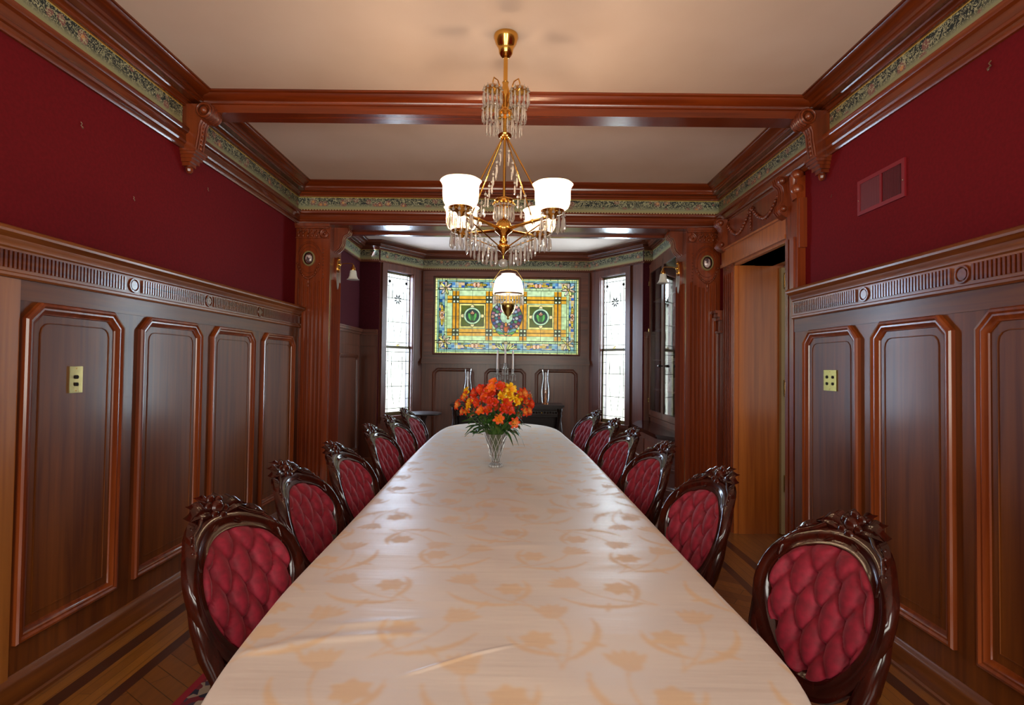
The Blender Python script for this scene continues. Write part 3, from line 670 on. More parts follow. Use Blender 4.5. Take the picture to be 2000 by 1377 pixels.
    L.new(t.outputs[0], a_.inputs[1]); L.new(g_.outputs[0], a_.inputs[2]); L.new(a_.outputs[0], out.inputs[0])
    root = struct(empty('window_3'), 'wide stained glass window with two tulip roundels and a central wreath', 'window')
    o = mb.build('pane', m, root, None)
    at_ = o.data.color_attributes.new('glass', 'FLOAT_COLOR', 'CORNER')
    arr = np.ones((NV*NU, 4, 4), np.float32); arr[:, :, :3] = C.reshape(-1, 1, 3); at_.data.foreach_set('color', arr.ravel())
    mb = MB()
    def cm(x0, y0, x1, y1, r=.0035):
        f = lambda x, y: fBK(u0+(x-165)/1655*(u1-u0), z1-(y-248)/877*(z1-z0), -.046); mb.tube([f(x0, y0), f(x1, y1)], r, 5)
    for x in (192, 215, 280, 305, 407, 789, 1181, 1577, 1680, 1705, 1770, 1795): cm(x, 250, x, 1123, .003)
    for y in (268, 290, 358, 385, 494, 877, 972, 998, 1068, 1105): cm(167, y, 1818, y, .003)
    for cx, cy in ((598, 684), (1384, 690)):
        for r in (76, 98):
            f = lambda x, y: fBK(u0+(x-165)/1655*(u1-u0), z1-(y-248)/877*(z1-z0), -.046)
            mb.tube([f(cx+r*math.cos(t), cy+r*math.sin(t)) for t in [2*PI*k/24 for k in range(25)]], .003, 5)
    mb.build('lead_came', M['lead'], root, None)
stained_glass()

# ---------------------------------------------------------------- pilasters
def spiral(fr, cx, cz, r, w, turns=1.6, s=1, th=.008, start=PI/2):
    return [fr(cx+s*(r*(1-k/30*.85))*math.cos(start+turns*2*PI*k/30), cz+(r*(1-k/30*.85))*math.sin(start+turns*2*PI*k/30), w+th*.2) for k in range(31)]
def pilaster(x0, x1, inner, label):
    """x0..x1 the front face, inner = +1 when the opening lies to the right"""
    root = empty('fluted_pilaster', (0, 0, 0)); tag(root, label, 'pilaster', 'carved pilasters flanking the bay opening')
    W = x1-x0; fr = frame((x0, YB-.001, 0), (1, 0)); cx = W/2-.03*inner
    MB().box(0, W, .0, SOF, 0, .04, fr).build('shaft', M['trim_z'], root, None)
    mb = MB(); n = 7; fw = (W-.05)/n
    for k in range(n):
        a = .025+k*fw; cc = a+fw*.5; tops = 2.22+.07*(abs(k-(n-1)/2)/(n/2))**2
        for sg in (0,):
            pr = [(a+.004, .04), (a+.008, .052), (a+.014, .056), (a+.020, .052), (a+.024, .04)]
            vs = [fr(u, .24, w) for u, w in pr]+[fr(u, tops, w) for u, w in pr]; m = len(pr)
            mb.add(vs, [(i, i+1, m+i+1, m+i) for i in range(m-1)]+[tuple(range(m)), tuple(range(2*m-1, m-1, -1))])
    mb.build('fluting', M['trim_z'], root, 50)
    mb = MB(); mb.box(-.0, W, 0, .2, .04, .075, fr).box(0, W, .2, .225, .04, .06, fr); mb.build('plinth', M['trim_z'], root, None)
    # ringed oval panel with garlands
    mb = MB()
    for rx, rz, w in ((.118, .165, .008), (.092, .128, .006), (.126, .178, .004)):
        path = [(cx+rx*math.cos(t), 2.452+rz*math.sin(t)) for t in [2*PI*k/40 for k in range(40)]]
        mb.sweep(path, [(-w, .039), (-w*.5, .039+w), (w*.5, .039+w), (w, .039)], closed=True, fr=fr)
    for k in range(9):
        for s in (-1, 1): mb.ball(fr(cx+s*(.008+.012*k), 2.27+.0022*k*k, .052), .011, 7, 5)
    mb.ball(fr(cx, 2.24, .05), (.012, .012, .03), 7, 5); mb.ball(fr(cx, 2.20, .05), (.008, .008, .022), 7, 5)
    for s in (-1, 1):
        for k in range(10): mb.ball(fr(cx+s*.14, 2.55-.03*k, .048), .008, 6, 4)
    mb.build('carved_garland', M['carved'], root, 60)
    # cameo
    cm = MB(); path = [(cx+.052*math.cos(t), 2.462+.066*math.sin(t)) for t in [2*PI*k/32 for k in range(32)]]
    M['cameo_ring'] = principled('pale_gilt_ring', srgb(176, 158, 110), .4, .3)
    cm.sweep(path, [(-.012, .04), (-.010, .054), (0, .062), (.008, .056), (.010, .044)], closed=True, fr=fr); cameo = cm.build('cameo_frame', M['cameo_ring'], root, 60, label='brass oval cameo frame')
    c2 = MB(); path = [(cx+.041*math.cos(t), 2.462+.054*math.sin(t)) for t in [2*PI*k/32 for k in range(32)]]
    c2.sweep(path, [(-.003, .045), (0, .060), (.008, .056), (.010, .044)], closed=True, fr=fr); c2.build('dark_rim', M['dark'], cameo, 60)
    c3 = MB(); rot = Matrix(((1,0,0),(0,.3,0),(0,0,1))); c3.ball(fr(cx, 2.462, .046), (.033, .013, .045), 18, 10); c3.build('porcelain_portrait', M['portrait'], cameo, 60)
    # capital: bead row, leaf row, corner volute
    mb = MB(); mb.box(-.012, W+.012, SOF-.03, SOF-.002, .04, .075, fr).box(-.006, W+.006, SOF-.045, SOF-.03, .04, .062, fr)
    for k in range(7): mb.ball(fr(.03+k*(W-.06)/6, SOF-.115, .05), (.011, .011, .018), 8, 5)
    mb.box(0, W, SOF-.142, SOF-.135, .04, .056, fr)
    for k in range(6):
        u = .04+k*(W-.08)/5
        for q in range(5): mb.ball(fr(u+.012*math.sin(q*1.3), SOF-.055-.009*q, .046+.004*q), (.010, .012, .008), 6, 4)
    uu = W+.0 if inner > 0 else 0
    for s in (1,):
        vc = (W-.035 if inner > 0 else .035)
        for rr, th in ((.046, .012), (.03, .010)):
            mb.tube(spiral(fr, vc, SOF-.10, rr, .058, 1.4, inner, start=PI/2), [th*(1-.02*k) for k in range(31)], 7)
        mb.ball(fr(vc, SOF-.10, .06), .013, 8, 6)
    mb.build('capital', M['carved'], root, 60)
    # reveal in the thickness of the wall, fluted too
    fx = x1 if inner > 0 else x0
    fv = frame((fx, YB, 0), (0, 1)) if inner > 0 else frame((fx, YO, 0), (0, -1))
    d = YO-YB; mb = MB(); mb.box(-.038 if inner > 0 else 0, d if inner > 0 else d+.038, 0, SOF, 0, .012, fv); mb.build('reveal_panel', M['trim_z'], root, None)
    mb = MB(); k0 = 0
    for k in range(10):
        a = .02+k*.027
        pr = [(a, .012), (a+.004, .020), (a+.010, .023), (a+.016, .020), (a+.020, .012)]
        vs = [fv(u, .24, w) for u, w in pr]+[fv(u, 2.27, w) for u, w in pr]; m = len(pr)
        mb.add(vs, [(i, i+1, m+i+1, m+i) for i in range(m-1)]+[tuple(range(m)), tuple(range(2*m-1, m-1, -1))])
    mb.build('reveal_fluting', M['trim_z'], root, 50)
    # scrolled bracket on the reveal under the soffit, and the pointed sconce mount
    mb = MB(); prof = [(.10, SOF), (.10+.0, SOF-.02)]
    sc = [(0.012, SOF-.002), (.14, SOF-.002), (.15, SOF-.03), (.135, SOF-.06), (.10, SOF-.075), (.085, SOF-.11), (.08, SOF-.16), (.06, SOF-.20), (.035, SOF-.225), (.012, SOF-.24)]
    u0_, u1_ = .08, .22
    vs = [fv(u0_, z, w) for w, z in sc]+[fv(u1_, z, w) for w, z in sc]; m = len(sc)
    mb.add(vs, [(i, (i+1) % m, m+(i+1) % m, m+i) for i in range(m)]+[tuple(range(m)), tuple(range(2*m-1, m-1, -1))])
    for u in (.10, .14, .18): mb.tube([fv(u, z, w+.004) for w, z in sc[1:]], .007, 6)
    mb.build('soffit_bracket', M['carved'], root, 50)
    mb = MB(); pts = [(.15+.055*math.sin(t)*(1-.25*abs(math.cos(t))), 2.35+.16*math.cos(t)) for t in [2*PI*k/24 for k in range(24)]]
    mb.prism(pts, .012, .032, fv); mb.build('sconce_mount', M['carved'], root, 40)
    return fv
def portrait_mat():
    m = principled('painted_porcelain', srgb(190, 176, 170), .12, 0, Coat_Weight=1.0); N, L = nodes_of(m); b = N['Principled BSDF']
    tc = N.new('ShaderNodeTexCoord'); n = N.new('ShaderNodeTexNoise'); n.inputs['Scale'].default_value = 38; n.inputs['Detail'].default_value = 2; L.new(tc.outputs['Object'], n.inputs['Vector'])
    r = N.new('ShaderNodeValToRGB'); r.color_ramp.elements[0].position = .44; r.color_ramp.elements[0].color = srgb(96, 76, 80); r.color_ramp.elements[1].position = .56; r.color_ramp.elements[1].color = srgb(226, 206, 204)
    L.new(n.outputs['Fac'], r.inputs[0]); L.new(r.outputs[0], b.inputs['Base Color']); return m
M['portrait'] = portrait_mat()
fvL = pilaster(-2.128, -1.808, 1, 'fluted wooden pilaster with cameo at the left of the bay opening')
fvR = pilaster(1.668, 1.983, -1, 'fluted wooden pilaster with cameo at the right of the bay opening')

# ---------------------------------------------------------------- brackets under the beam
def corbel(fr, u, label):
    root = empty('carved_corbel', (0,0,0)); tag(root, label, 'bracket', 'carved brackets under the ceiling beam')
    prof = [(.0, 3.09), (.165, 3.09), (.185, 3.07), (.188, 3.045), (.175, 3.015), (.145, 3.0), (.118, 2.99), (.105, 2.96), (.10, 2.90), (.092, 2.85), (.085, 2.80), (.0, 2.80)]
    mb = MB(); h = .05; vs = [fr(u-h, z, w) for w, z in prof]+[fr(u+h, z, w) for w, z in prof]; n = len(prof)
    mb.add(vs, [(i, (i+1) % n, n+(i+1) % n, n+i) for i in range(n)]+[tuple(range(n)), tuple(range(2*n-1, n-1, -1))]); mb.build('body', M['carved'], root, 40)
    mb = MB()
    for k in range(5):
        a = u-h+.012+k*.019; mb.tube([fr(a, z, w+.003) for w, z in prof[1:6]], .010, 6)
    for sgn in (-1, 1):
        cyl = [fr(u+sgn*(h+.012), 3.045+.042*math.sin(t), .145+.042*math.cos(t)) for t in [2*PI*k/20 for k in range(21)]]; mb.tube(cyl, .009, 6); mb.ball(fr(u+sgn*(h+.006), 3.045, .145), .026, 10, 6)
    mb.build('scroll', M['carved'], root, 60)
    mb = MB()
    for a in (-.04, -.013, .013, .04): mb.tube([fr(u+a, z, w+.002) for w, z in prof[6:11]], .006, 5)
    for k in range(6): mb.ball(fr(u, 2.97-.03*k, .106-.002*k), (.012, .012, .016), 7, 5)
    mb.build('carved_strapwork', M['carved'], root, 60)
    mb = MB()
    for (h_, w_, z0, z1) in ((.066, .105, 2.785, 2.80), (.06, .095, 2.765, 2.785), (.052, .082, 2.745, 2.765), (.046, .066, 2.722, 2.745), (.034, .05, 2.70, 2.722)): mb.box(u-h_, u+h_, z0, z1, 0, w_, fr)
    mb.ball(fr(u, 2.685, .028), (.022, .022, .03), 8, 6); mb.build('stepped_pendant', M['carved'], root, None)
corbel(FL_, 3.475, 'carved scroll bracket on the left wall under the ceiling beam'); corbel(FR_, 3.475, 'carved scroll bracket on the right wall under the ceiling beam')

# ---------------------------------------------------------------- doorway in the right wall
DY0, DY1, DH = 3.903, 4.833, 2.36
root = struct(empty('trim_20'), 'carved wooden door surround on the right wall', 'door surround')
mb = MB(); mb.box(DY1-.001, DY1+.02, 0, DH+.02, -.40, .035, FR_).build('far_jamb_lining', M['door_wood'], root, None)
mb = MB(); mb.box(DY0-.02, DY0+.001, 0, DH+.02, -.40, .035, FR_).build('near_jamb_lining', M['door_wood'], root, None)
mb = MB(); mb.box(DY0-.02, DY1+.02, DH, DH+.02, -.40, .035, FR_).build('head_lining', M['door_wood'], root, None)
mb = MB(); mb.box(DY1-.015, DY1-.001, 0, DH, -.14, .0, FR_).build('door_stop', M['door_wood'], root, None)
mb = MB(); mb.box(DY1+.02, 5.10, 0, DH+.02, 0, .035, FR_)
for k in range(5): mb.box(DY1+.04+k*.044, DY1+.06+k*.044, .26, DH-.05, .035, .045, FR_)
mb.box(DY1+.02, 5.11, 0, .24, .035, .055, FR_); mb.build('far_casing', M['trim_z'], root, None)
mb = MB(); mb.box(3.72, DY0-.02, 0, DH+.42, 0, .055, FR_).box(3.745, 3.80, 0, DH, .055, .07, FR_).box(3.83, 3.87, 0, DH, .055, .065, FR_).box(3.715, DY0-.02, 0, .24, .055, .08, FR_); mb.build('near_casing', M['trim_z'], root, None)
mb = MB(); mb.box(DY0-.02, 5.10, DH+.02, 2.535, 0, .05, FR_).box(DY0-.02, 5.10, DH+.02, DH+.05, .05, .062, FR_).box(DY0-.02, 5.10, 2.535, 2.55, 0, .07, FR_); mb.build('head_board', M['door_wood'], root, None)
mb = MB(); mb.box(DY0-.02, 5.10, 2.55, 2.80, 0, .03, FR_); mb.build('swag_panel', M['carved'], root, None)
mb = MB(); span = (3.98, 5.02)
for i in range(2):
    a = span[0]+i*(span[1]-span[0])/2; b = a+(span[1]-span[0])/2
    for k in range(17):
        t = k/16; u = a+.03+(b-a-.06)*t; z = 2.755-.125*math.sin(PI*t); mb.ball(FR_(u, z, .038), (.013, .013, .013+.006*math.sin(PI*t)), 6, 5)
for u in (span[0], (span[0]+span[1])/2, span[1]):
    for k in range(8): mb.ball(FR_(u+.004*(k % 2), 2.77-.024*k, .038), (.012-.0006*k, .01, .014), 6, 5)
    for s in (-1, 1): mb.tube([FR_(u+s*.012*q, 2.775+.012*math.sin(q*1.1), .038) for q in range(6)], .005, 5)
mb.build('garlands', M['carved'], root, 60)
def head_corbel(u, big):
    m = MB(); h = .045; prof = [(.03, 2.82), (.11, 2.82), (.125, 2.80), (.12, 2.77), (.09, 2.745), (.08, 2.70), (.085, 2.64), (.11, 2.60), (.115, 2.57), (.095, 2.545), (.07, 2.53), (.045, 2.52), (.03, 2.50)]
    vs = [FR_(u-h, z, w) for w, z in prof]+[FR_(u+h, z, w) for w, z in prof]; n = len(prof)
    m.add(vs, [(i, (i+1) % n, n+(i+1) % n, n+i) for i in range(n)]+[tuple(range(n)), tuple(range(2*n-1, n-1, -1))])
    for s in (-1, 1): m.ball(FR_(u+s*h, 2.785, .095), .028, 10, 6); m.ball(FR_(u+s*h, 2.585, .085), .024, 10, 6)
    for a in (-.025, 0, .025): m.tube([FR_(u+a, z, w+.003) for w, z in prof[1:10]], .007, 5)
    m.build('head_bracket', M['carved'], root, 50)
head_corbel(3.90, 1); head_corbel(5.05, 1)
mb = MB(); mb.box(3.70, 3.80, 2.28, 2.62, 0, .05, FR_).ball(FR_(3.75, 2.79, .04), (.045, .045, .04), 12, 8); mb.ball(FR_(3.75, 2.69, .04), (.045, .04, .045), 12, 8); mb.tube([FR_(3.75, 2.62, .045), FR_(3.77, 2.70, .06), FR_(3.76, 2.78, .06)], [.03, .022, .03], 8); mb.build('ear_scroll', M['carved'], root, 60)
# cap return between the pilaster and the door surround
mb = MB()
for (z0, z1, w) in ((1.965, 1.99, .10), (1.93, 1.965, .08), (1.90, 1.93, .06), (1.80, 1.90, .04), (1.78, 1.80, .055)): mb.box(5.11, 5.27, z0, z1, 0, w, FR_)
mb.box(5.11, 5.29, 0, 1.78, 0, .03, FR_); mb.build('cap_return', M['carved'], root, None)
# door leaf standing open in the next room, and that room's plain shell
door = struct(empty('door_1'), 'beige door standing open behind the right doorway', 'door')
MB().box(2.345, 3.10, 4.79, 4.83, .01, 2.34).build('door_leaf', M['beige'], door, None)
for z in (2.22, 1.28, .45):
    m = MB(); m.tube([(2.372, 4.782, z-.055), (2.372, 4.782, z+.055)], .009, 8); m.box(2.38, 2.415, 4.786, 4.79, z-.05, z+.05); m.ball((2.372, 4.782, z+.065), .010, 8, 5); m.ball((2.372, 4.782, z-.065), .010, 8, 5)
    m.build('hinge', M['aged_brass'], door, 50)
area_light('fill_light_next_room', (3.1, 2.75, 1.7), (-.15, 1, 0), .7, 1.6, 5, (1, .95, .85))  # added fill light for the door leaf
struct(MB().box(3.55, 3.67, 2.5, 6.5, 0, H).box(2.28, 3.6, 5.6, 5.7, 0, H).box(2.28, 3.6, 2.5, 2.6, 0, H).build('wall_passage', M['plaster'], None, None), 'plain wall of the room beyond the doorway', 'wall')
# ---------------------------------------------------------------- chandelier
def lamp_point(name, loc, power, col, r=.03, parent=None):
    ld = bpy.data.lights.new(name, 'POINT'); ld.energy = power; ld.color = col; ld.shadow_soft_size = r
    o = bpy.data.objects.new(name, ld); COL.objects.link(o); o.location = loc
    if parent is not None: o.parent = parent
    return o
def drop_mesh(L=.075, r=.0075, bead=True):
    mb = MB(); mb.lathe([(0, 0), (r*.55, -.004), (r*.8, -.02*L/.075), (r, -L*.62), (r*.9, -L*.8), (0, -L)], 6)
    if bead: mb.ball((0, 0, .011), .0075, 6, 4); mb.tube([(0, 0, .018), (0, 0, .028)], .0012, 4)
    return mb
CH = Vector((-.062, 2.84, 0))
chand = empty('brass_chandelier', (CH.x, CH.y, H)); tag(chand, 'brass chandelier with four lit etched shades and hanging crystal drops', 'chandelier')
def Z(z):
    # photographed drop of the lower tier below the stay-rod collar
    if z > 2.62: q = z
    elif z > 2.43: q = 2.352+(z-2.43)*(2.62-2.352)/(2.62-2.43)
    elif z > 2.25: q = z-.078
    else: q = 2.172-(2.25-z)*.79
    return q-H
mb = MB(); mb.lathe([(0, Z(3.19)), (.063, Z(3.19)), (.065, Z(3.178)), (.060, Z(3.166)), (.056, Z(3.15)), (.044, Z(3.13)), (.038, Z(3.115)), (.036, Z(3.095)), (.024, Z(3.078)), (.013, Z(3.07)), (.0, Z(3.068))], 32); mb.build('canopy', M['brass'], chand, 60)
MB().tube([(0, 0, Z(3.08)), (0, 0, Z(2.935))], .0115, 14).build('stem', M['brass'], chand, 60); MB().tube([(0, 0, Z(2.64)), (0, 0, Z(2.26))], .0075, 12).build('lower_stem', M['brass'], chand, 60)
mb = MB(); mb.lathe([(.012, Z(2.945)), (.018, Z(2.94)), (.014, Z(2.925)), (.020, Z(2.905)), (.026, Z(2.885)), (.022, Z(2.865)), (.016, Z(2.84)), (.020, Z(2.815)), (.018, Z(2.80)), (.03, Z(2.79)), (.042, Z(2.77)), (.046, Z(2.755)), (.03, Z(2.75)), (.012, Z(2.745)), (.008, Z(2.64))], 24)
mb.lathe([(.026, Z(2.668)), (.036, Z(2.66)), (.034, Z(2.648)), (.020, Z(2.640))], 20); mb.build('column', M['brass'], chand, 60)
dm = drop_mesh(.072, .0088).mesh('crystal_drop', M['crystal'], 30); dms = drop_mesh(.055, .0068).mesh('crystal_drop', M['crystal'], 30)
dml = drop_mesh(.062, .0072).mesh('crystal_drop', M['crystal'], 30)
rest = MB(); ndrop = [0]
def drop(p, kind=dm, L=.075, r=.0075, part=True, parent=None):
    if part and ndrop[0] < 98:
        o = bpy.data.objects.new('crystal_drop', kind); COL.objects.link(o); o.parent = parent or chand; o.location = p; o.rotation_euler = (0, 0, ndrop[0]*.7); ndrop[0] += 1
    else:
        d = drop_mesh(L, r); rest.add([(Vector(v)+Vector(p)) for v in d.v], d.f)
ang0 = math.radians(50)
ARM = [(math.cos(ang0+k*PI/2), math.sin(ang0+k*PI/2)) for k in range(4)]
# hub, arms
mb = MB(); mb.lathe([(.008, Z(2.30)), (.02, Z(2.292)), (.036, Z(2.275)), (.040, Z(2.26)), (.046, Z(2.25)), (.050, Z(2.235)), (.044, Z(2.222)), (.034, Z(2.212)), (.020, Z(2.195)), (.017, Z(2.165)), (.024, Z(2.155)), (.020, Z(2.14)), (.034, Z(2.125)), (.036, Z(2.115)), (.022, Z(2.095)), (.010, Z(2.08)), (.004, Z(2.06)), (.004, Z(2.035))], 28); mb.build('hub', M['brass'], chand, 60)
mb = MB(); mb.ball((0, 0, Z(2.012)), .024, 14, 8); mb.build('crystal_ball', M['crystal'], chand, 30)
RA_ = .315
for k, (cx_, cy_) in enumerate(ARM):
    m = MB(); m.tube([(cx_*.03, cy_*.03, Z(2.235)), (cx_*.15, cy_*.15, Z(2.248)), (cx_*.28, cy_*.28, Z(2.256)), (cx_*RA_, cy_*RA_, Z(2.262))], [.010, .008, .008, .012], 10)
    m.tube([(cx_*.02, cy_*.02, Z(2.11)), (cx_*.27, cy_*.27, Z(2.238))], .0035, 6); m.ball((cx_*.19, cy_*.19, Z(2.251)), .012, 10, 6); arm = m.build('arm', M['brass'], chand, 60)
    m = MB(); m.tube([(cx_*.018, cy_*.018, Z(2.64)), (cx_*.29, cy_*.29, Z(2.27))], .0042, 7); m.build('stay_rod', M['brass'], chand, 60)
    c = (cx_*RA_, cy_*RA_, 0)
    m = MB(); m.lathe([(.0, Z(2.235)), (.014, Z(2.24)), (.02, Z(2.258)), (.046, Z(2.266)), (.056, Z(2.274)), (.058, Z(2.282)), (.05, Z(2.286)), (.038, Z(2.29)), (.0, Z(2.29))], 24, c); m.build('gallery', M['brass'], arm, 60)
    m = MB(); m.lathe([(.040, Z(2.284)), (.062, Z(2.286)), (.076, Z(2.297)), (.084, Z(2.315)), (.087, Z(2.345)), (.086, Z(2.372)), (.087, Z(2.392)), (.094, Z(2.406)), (.098, Z(2.410))], 36, c, mod=lambda t, z: 1+(.02*math.cos(6*t) if z > Z(2.39) else 0))
    m.build('glass_shade', M['shade_etched'] if 'shade_etched' in M else M['shade'], arm, 60)
    m = MB(); m.ball((c[0], c[1], Z(2.345)), (.024, .024, .034), 12, 8); m.build('bulb', M['bulb'], arm, 60)
    lamp_point('chandelier_bulb_light', (c[0], c[1], Z(2.405)), 15, (1, .72, .46), .035, chand)
    for q in range(12):
        t = 2*PI*q/12; rr = .058; drop((c[0]+rr*math.cos(t), c[1]+rr*math.sin(t), Z(2.25)-.0*q), dm, part=True)
for k, (cx_, cy_) in enumerate(ARM):      # garlands from the arms down to the hub
    m = MB()
    pts = []
    for q in range(8):
        t = q/7; rr = .27-.215*t; z = 2.20-.115*t-.02*math.sin(PI*t)
        drop((cx_*rr, cy_*rr, Z(z)), dm, part=True); m.ball((cx_*rr, cy_*rr, Z(z+.022)), .006, 6, 4); pts.append((cx_*rr, cy_*rr, Z(z+.024)))
    m.tube(pts, .0012, 4); m.build('bead_chain', M['crystal'], chand, 60)
for q in range(18): # crown of drops around the stem
    t = 2*PI*q/18; drop((.05*math.cos(t), .05*math.sin(t), Z(2.352)), dm, part=(q % 2 == 0))
m = MB(); m.lathe([(.012, Z(2.405)), (.045, Z(2.40)), (.052, Z(2.39)), (.048, Z(2.382)), (.012, Z(2.386))], 24)
for q in range(14): m.ball((.052*math.cos(2*PI*q/14), .052*math.sin(2*PI*q/14), Z(2.372)), .009, 8, 5)
m.build('crown_ring', M['brass'], chand, 60)
for k, (cx_, cy_) in enumerate(ARM):      # drops strung along the stay rods
    for q in range(7):
        t = (q+.6)/7.5; rr = .018+.26*t; z = 2.64-.37*t; drop((cx_*rr*.8, cy_*rr*.8, Z(z-.035)), dms, L=.055, r=.0065, part=False)
for q in range(10): # ring of drops under the upper column
    t = 2*PI*q/10; drop((.045*math.cos(t), .045*math.sin(t), Z(2.735)), dms, L=.07, r=.006, part=False)
    
for k in range(4):  # four small tiered clusters high on the column
    a = ang0+k*PI/2; hz = 2.885-(.03 if k < 2 else 0); hx, hy = .098*math.cos(a), .098*math.sin(a)
    m = MB(); m.tube([(.02*math.cos(a), .02*math.sin(a), Z(hz-.06)), (.035*math.cos(a), .035*math.sin(a), Z(hz)), (.06*math.cos(a), .06*math.sin(a), Z(hz+.042)), (.09*math.cos(a), .09*math.sin(a), Z(hz+.045)), (hx, hy, Z(hz+.02)), (hx, hy, Z(hz))], .0035, 8)
    m.lathe([(.004, Z(hz+.006)), (.012, Z(hz+.004)), (.036, Z(hz-.008)), (.050, Z(hz-.022)), (.046, Z(hz-.022)), (.0, Z(hz-.006))], 20, (hx, hy, 0)); m.build('hook_arm', M['brass'], chand, 60)
    for q in range(12):
        t = 2*PI*q/12; drop((hx+.047*math.cos(t), hy+.047*math.sin(t), Z(hz-.035)), dml, L=.07, r=.0065, part=False)
    for q in range(7):
        t = 2*PI*q/7; drop((hx+.026*math.cos(t), hy+.026*math.sin(t), Z(hz-.11)), dml, L=.062, r=.0065, part=False)
rest.build('crystal_drops', M['crystal'], chand, 30, kind='stuff')

# ---------------------------------------------------------------- pendant lamp in the bay
PX, PY = -.078, 6.6
Z = lambda z: z-H
pend = empty('oil_lamp_pendant', (PX, PY, H)); tag(pend, 'hanging lamp with lit opal dome shade, prisms and brass font before the stained glass', 'pendant lamp')
mb = MB(); mb.lathe([(.0, Z(3.19)), (.06, Z(3.19)), (.055, Z(3.17)), (.02, Z(3.15)), (0, Z(3.145))], 20); mb.build('ceiling_rose', M['aged_brass'], pend, 60)
mb = MB(); mb.tube([(0, 0, Z(3.15)), (0, 0, Z(2.60))], .004, 6)
for s in (-1, 1): mb.tube([(0, 0, Z(2.62)), (s*.10, 0, Z(2.60)), (s*.20, 0, Z(2.46)), (s*.195, 0, Z(2.31)), (s*.10, 0, Z(2.20)), (s*.03, 0, Z(2.19))], .0032, 6)
mb.tube([(.11, .0, Z(2.60)), (.11, 0, Z(3.15))], .0015, 5); mb.build('chains', M['aged_brass'], pend, 60)
mb = MB(); mb.lathe([(.088, Z(2.56)), (.086, Z(2.545)), (.105, Z(2.535)), (.138, Z(2.512)), (.162, Z(2.475)), (.177, Z(2.42)), (.184, Z(2.365)), (.186, Z(2.318))], 40); mb.build('dome_shade', M['opal'], pend, 60)
mb = MB(); mb.lathe([(.178, Z(2.318)), (.19, Z(2.318)), (.19, Z(2.302)), (.178, Z(2.302))], 40, closed=True); mb.build('prism_ring', M['aged_brass'], pend, 60)
pd = drop_mesh(.10, .009, True).mesh('prism', M['crystal'], 30)
for q in range(30):
    o = bpy.data.objects.new('prism', pd); COL.objects.link(o); o.parent = pend; t = 2*PI*q/30; o.location = (.184*math.cos(t), .184*math.sin(t), Z(2.28))
mb = MB(); mb.lathe([(.0, Z(2.30)), (.018, Z(2.29)), (.02, Z(2.25)), (.03, Z(2.24)), (.05, Z(2.225)), (.080, Z(2.205)), (.090, Z(2.19)), (.092, Z(2.165)), (.086, Z(2.13)), (.068, Z(2.095)), (.040, Z(2.065)), (.02, Z(2.045)), (.012, Z(2.03)), (.018, Z(2.02)), (.0, Z(2.0))], 28); mb.build('brass_font', M['aged_brass'], pend, 60)
mb = MB(); mb.lathe([(.022, Z(2.30)), (.032, Z(2.34)), (.022, Z(2.40)), (.018, Z(2.50))], 16); mb.build('glass_chimney', M['shade'], pend, 60)
mb = MB(); mb.ball((0, 0, Z(2.36)), .018, 10, 6); mb.build('bulb', M['bulb'], pend, 60)
lamp_point('pendant_bulb_light', (.0, 0, Z(2.42)), 7, (1, .86, .70), .05, pend)

# ---------------------------------------------------------------- wall sconces
def sconce(fv, sgn, label):
    p0 = Vector(fv(.15, 2.44, .032)); root = empty('brass_wall_sconce', p0); tag(root, label, 'wall sconce', 'brass sconces in the bay opening')
    nx = Vector(fv(.15, 2.44, 1.032))-p0; f = lambda u, z, w: tuple(Vector(fv(.15+u, 2.44+z, .032+w))-p0)
    mb = MB(); pts = [(.030*math.sin(t)*(1+.25*math.cos(2*t)), .078*math.cos(t)) for t in [2*PI*k/24 for k in range(24)]]; mb.prism(pts, 0, .008, f)
    mb.ball(f(0, 0, .012), .018, 10, 6); mb.ball(f(0, .05, .01), .010, 8, 5); mb.ball(f(0, -.05, .01), .010, 8, 5); mb.build('backplate', M['brass'], root, 50)
    mb = MB(); mb.tube([f(0, .0, .01), f(0, .012, .06), f(0, .014, .12), f(0, .012, .145), f(0, -.005, .152)], .0045, 8); mb.build('arm', M['brass'], root, 60)
    c = Vector(f(0, 0, .152)); mb = MB(); mb.lathe([(0, .0), (.010, -.002), (.012, -.02), (.020, -.03), (.024, -.05), (.022, -.058), (0, -.058)], 18, c); mb.build('socket_cup', M['brass'], root, 60)
    mb = MB(); mb.lathe([(.020, -.052), (.030, -.062), (.034, -.085), (.038, -.115), (.050, -.140), (.062, -.150)], 30, c, mod=lambda t, z: 1+.03*math.cos(10*t)*(1 if z < -.1 else .4)); mb.build('bell_shade', M['white_glass'], root, 60, label='white ribbed bell shade')
sconce(fvL, 1, 'brass sconce with white bell shade on the left pilaster'); sconce(fvR, -1, 'brass sconce with white bell shade on the right pilaster')

# ---------------------------------------------------------------- small fittings on the walls
def plate(fr, u, z, w, wid, hgt, name, label, cat, holes, toggles=False):
    root = empty(name, (0,0,0)); tag(root, label, cat)
    MB().box(u-wid/2, u+wid/2, z-hgt/2, z+hgt/2, w, w+.006, fr).build('cover_plate', M['dull_brass' if toggles else 'pale_brass'], root, None)
    for (du, dz) in holes:
        mb = MB(); mb.prism([(u+du+.009*math.cos(t), z+dz+.009*math.sin(t)) for t in [2*PI*k/14 for k in range(14)]], w+.006, w+(.010 if toggles else .0115), fr); mb.build('button' if not toggles else 'receptacle', M['dark'] if True else M['brass'], root, 50)
    m = MB()
    for s in (-1, 1): m.ball(fr(u, z+s*hgt*.42, w+.006), .003, 6, 4)
    m.build('screws', M['brass'], root, 50)
plate(FL_, 2.58, 1.358, .052, .078, .125, 'light_switch', 'shiny brass push-button switch plate on the left wainscot', 'light switch', [(0, .012), (0, -.022)])
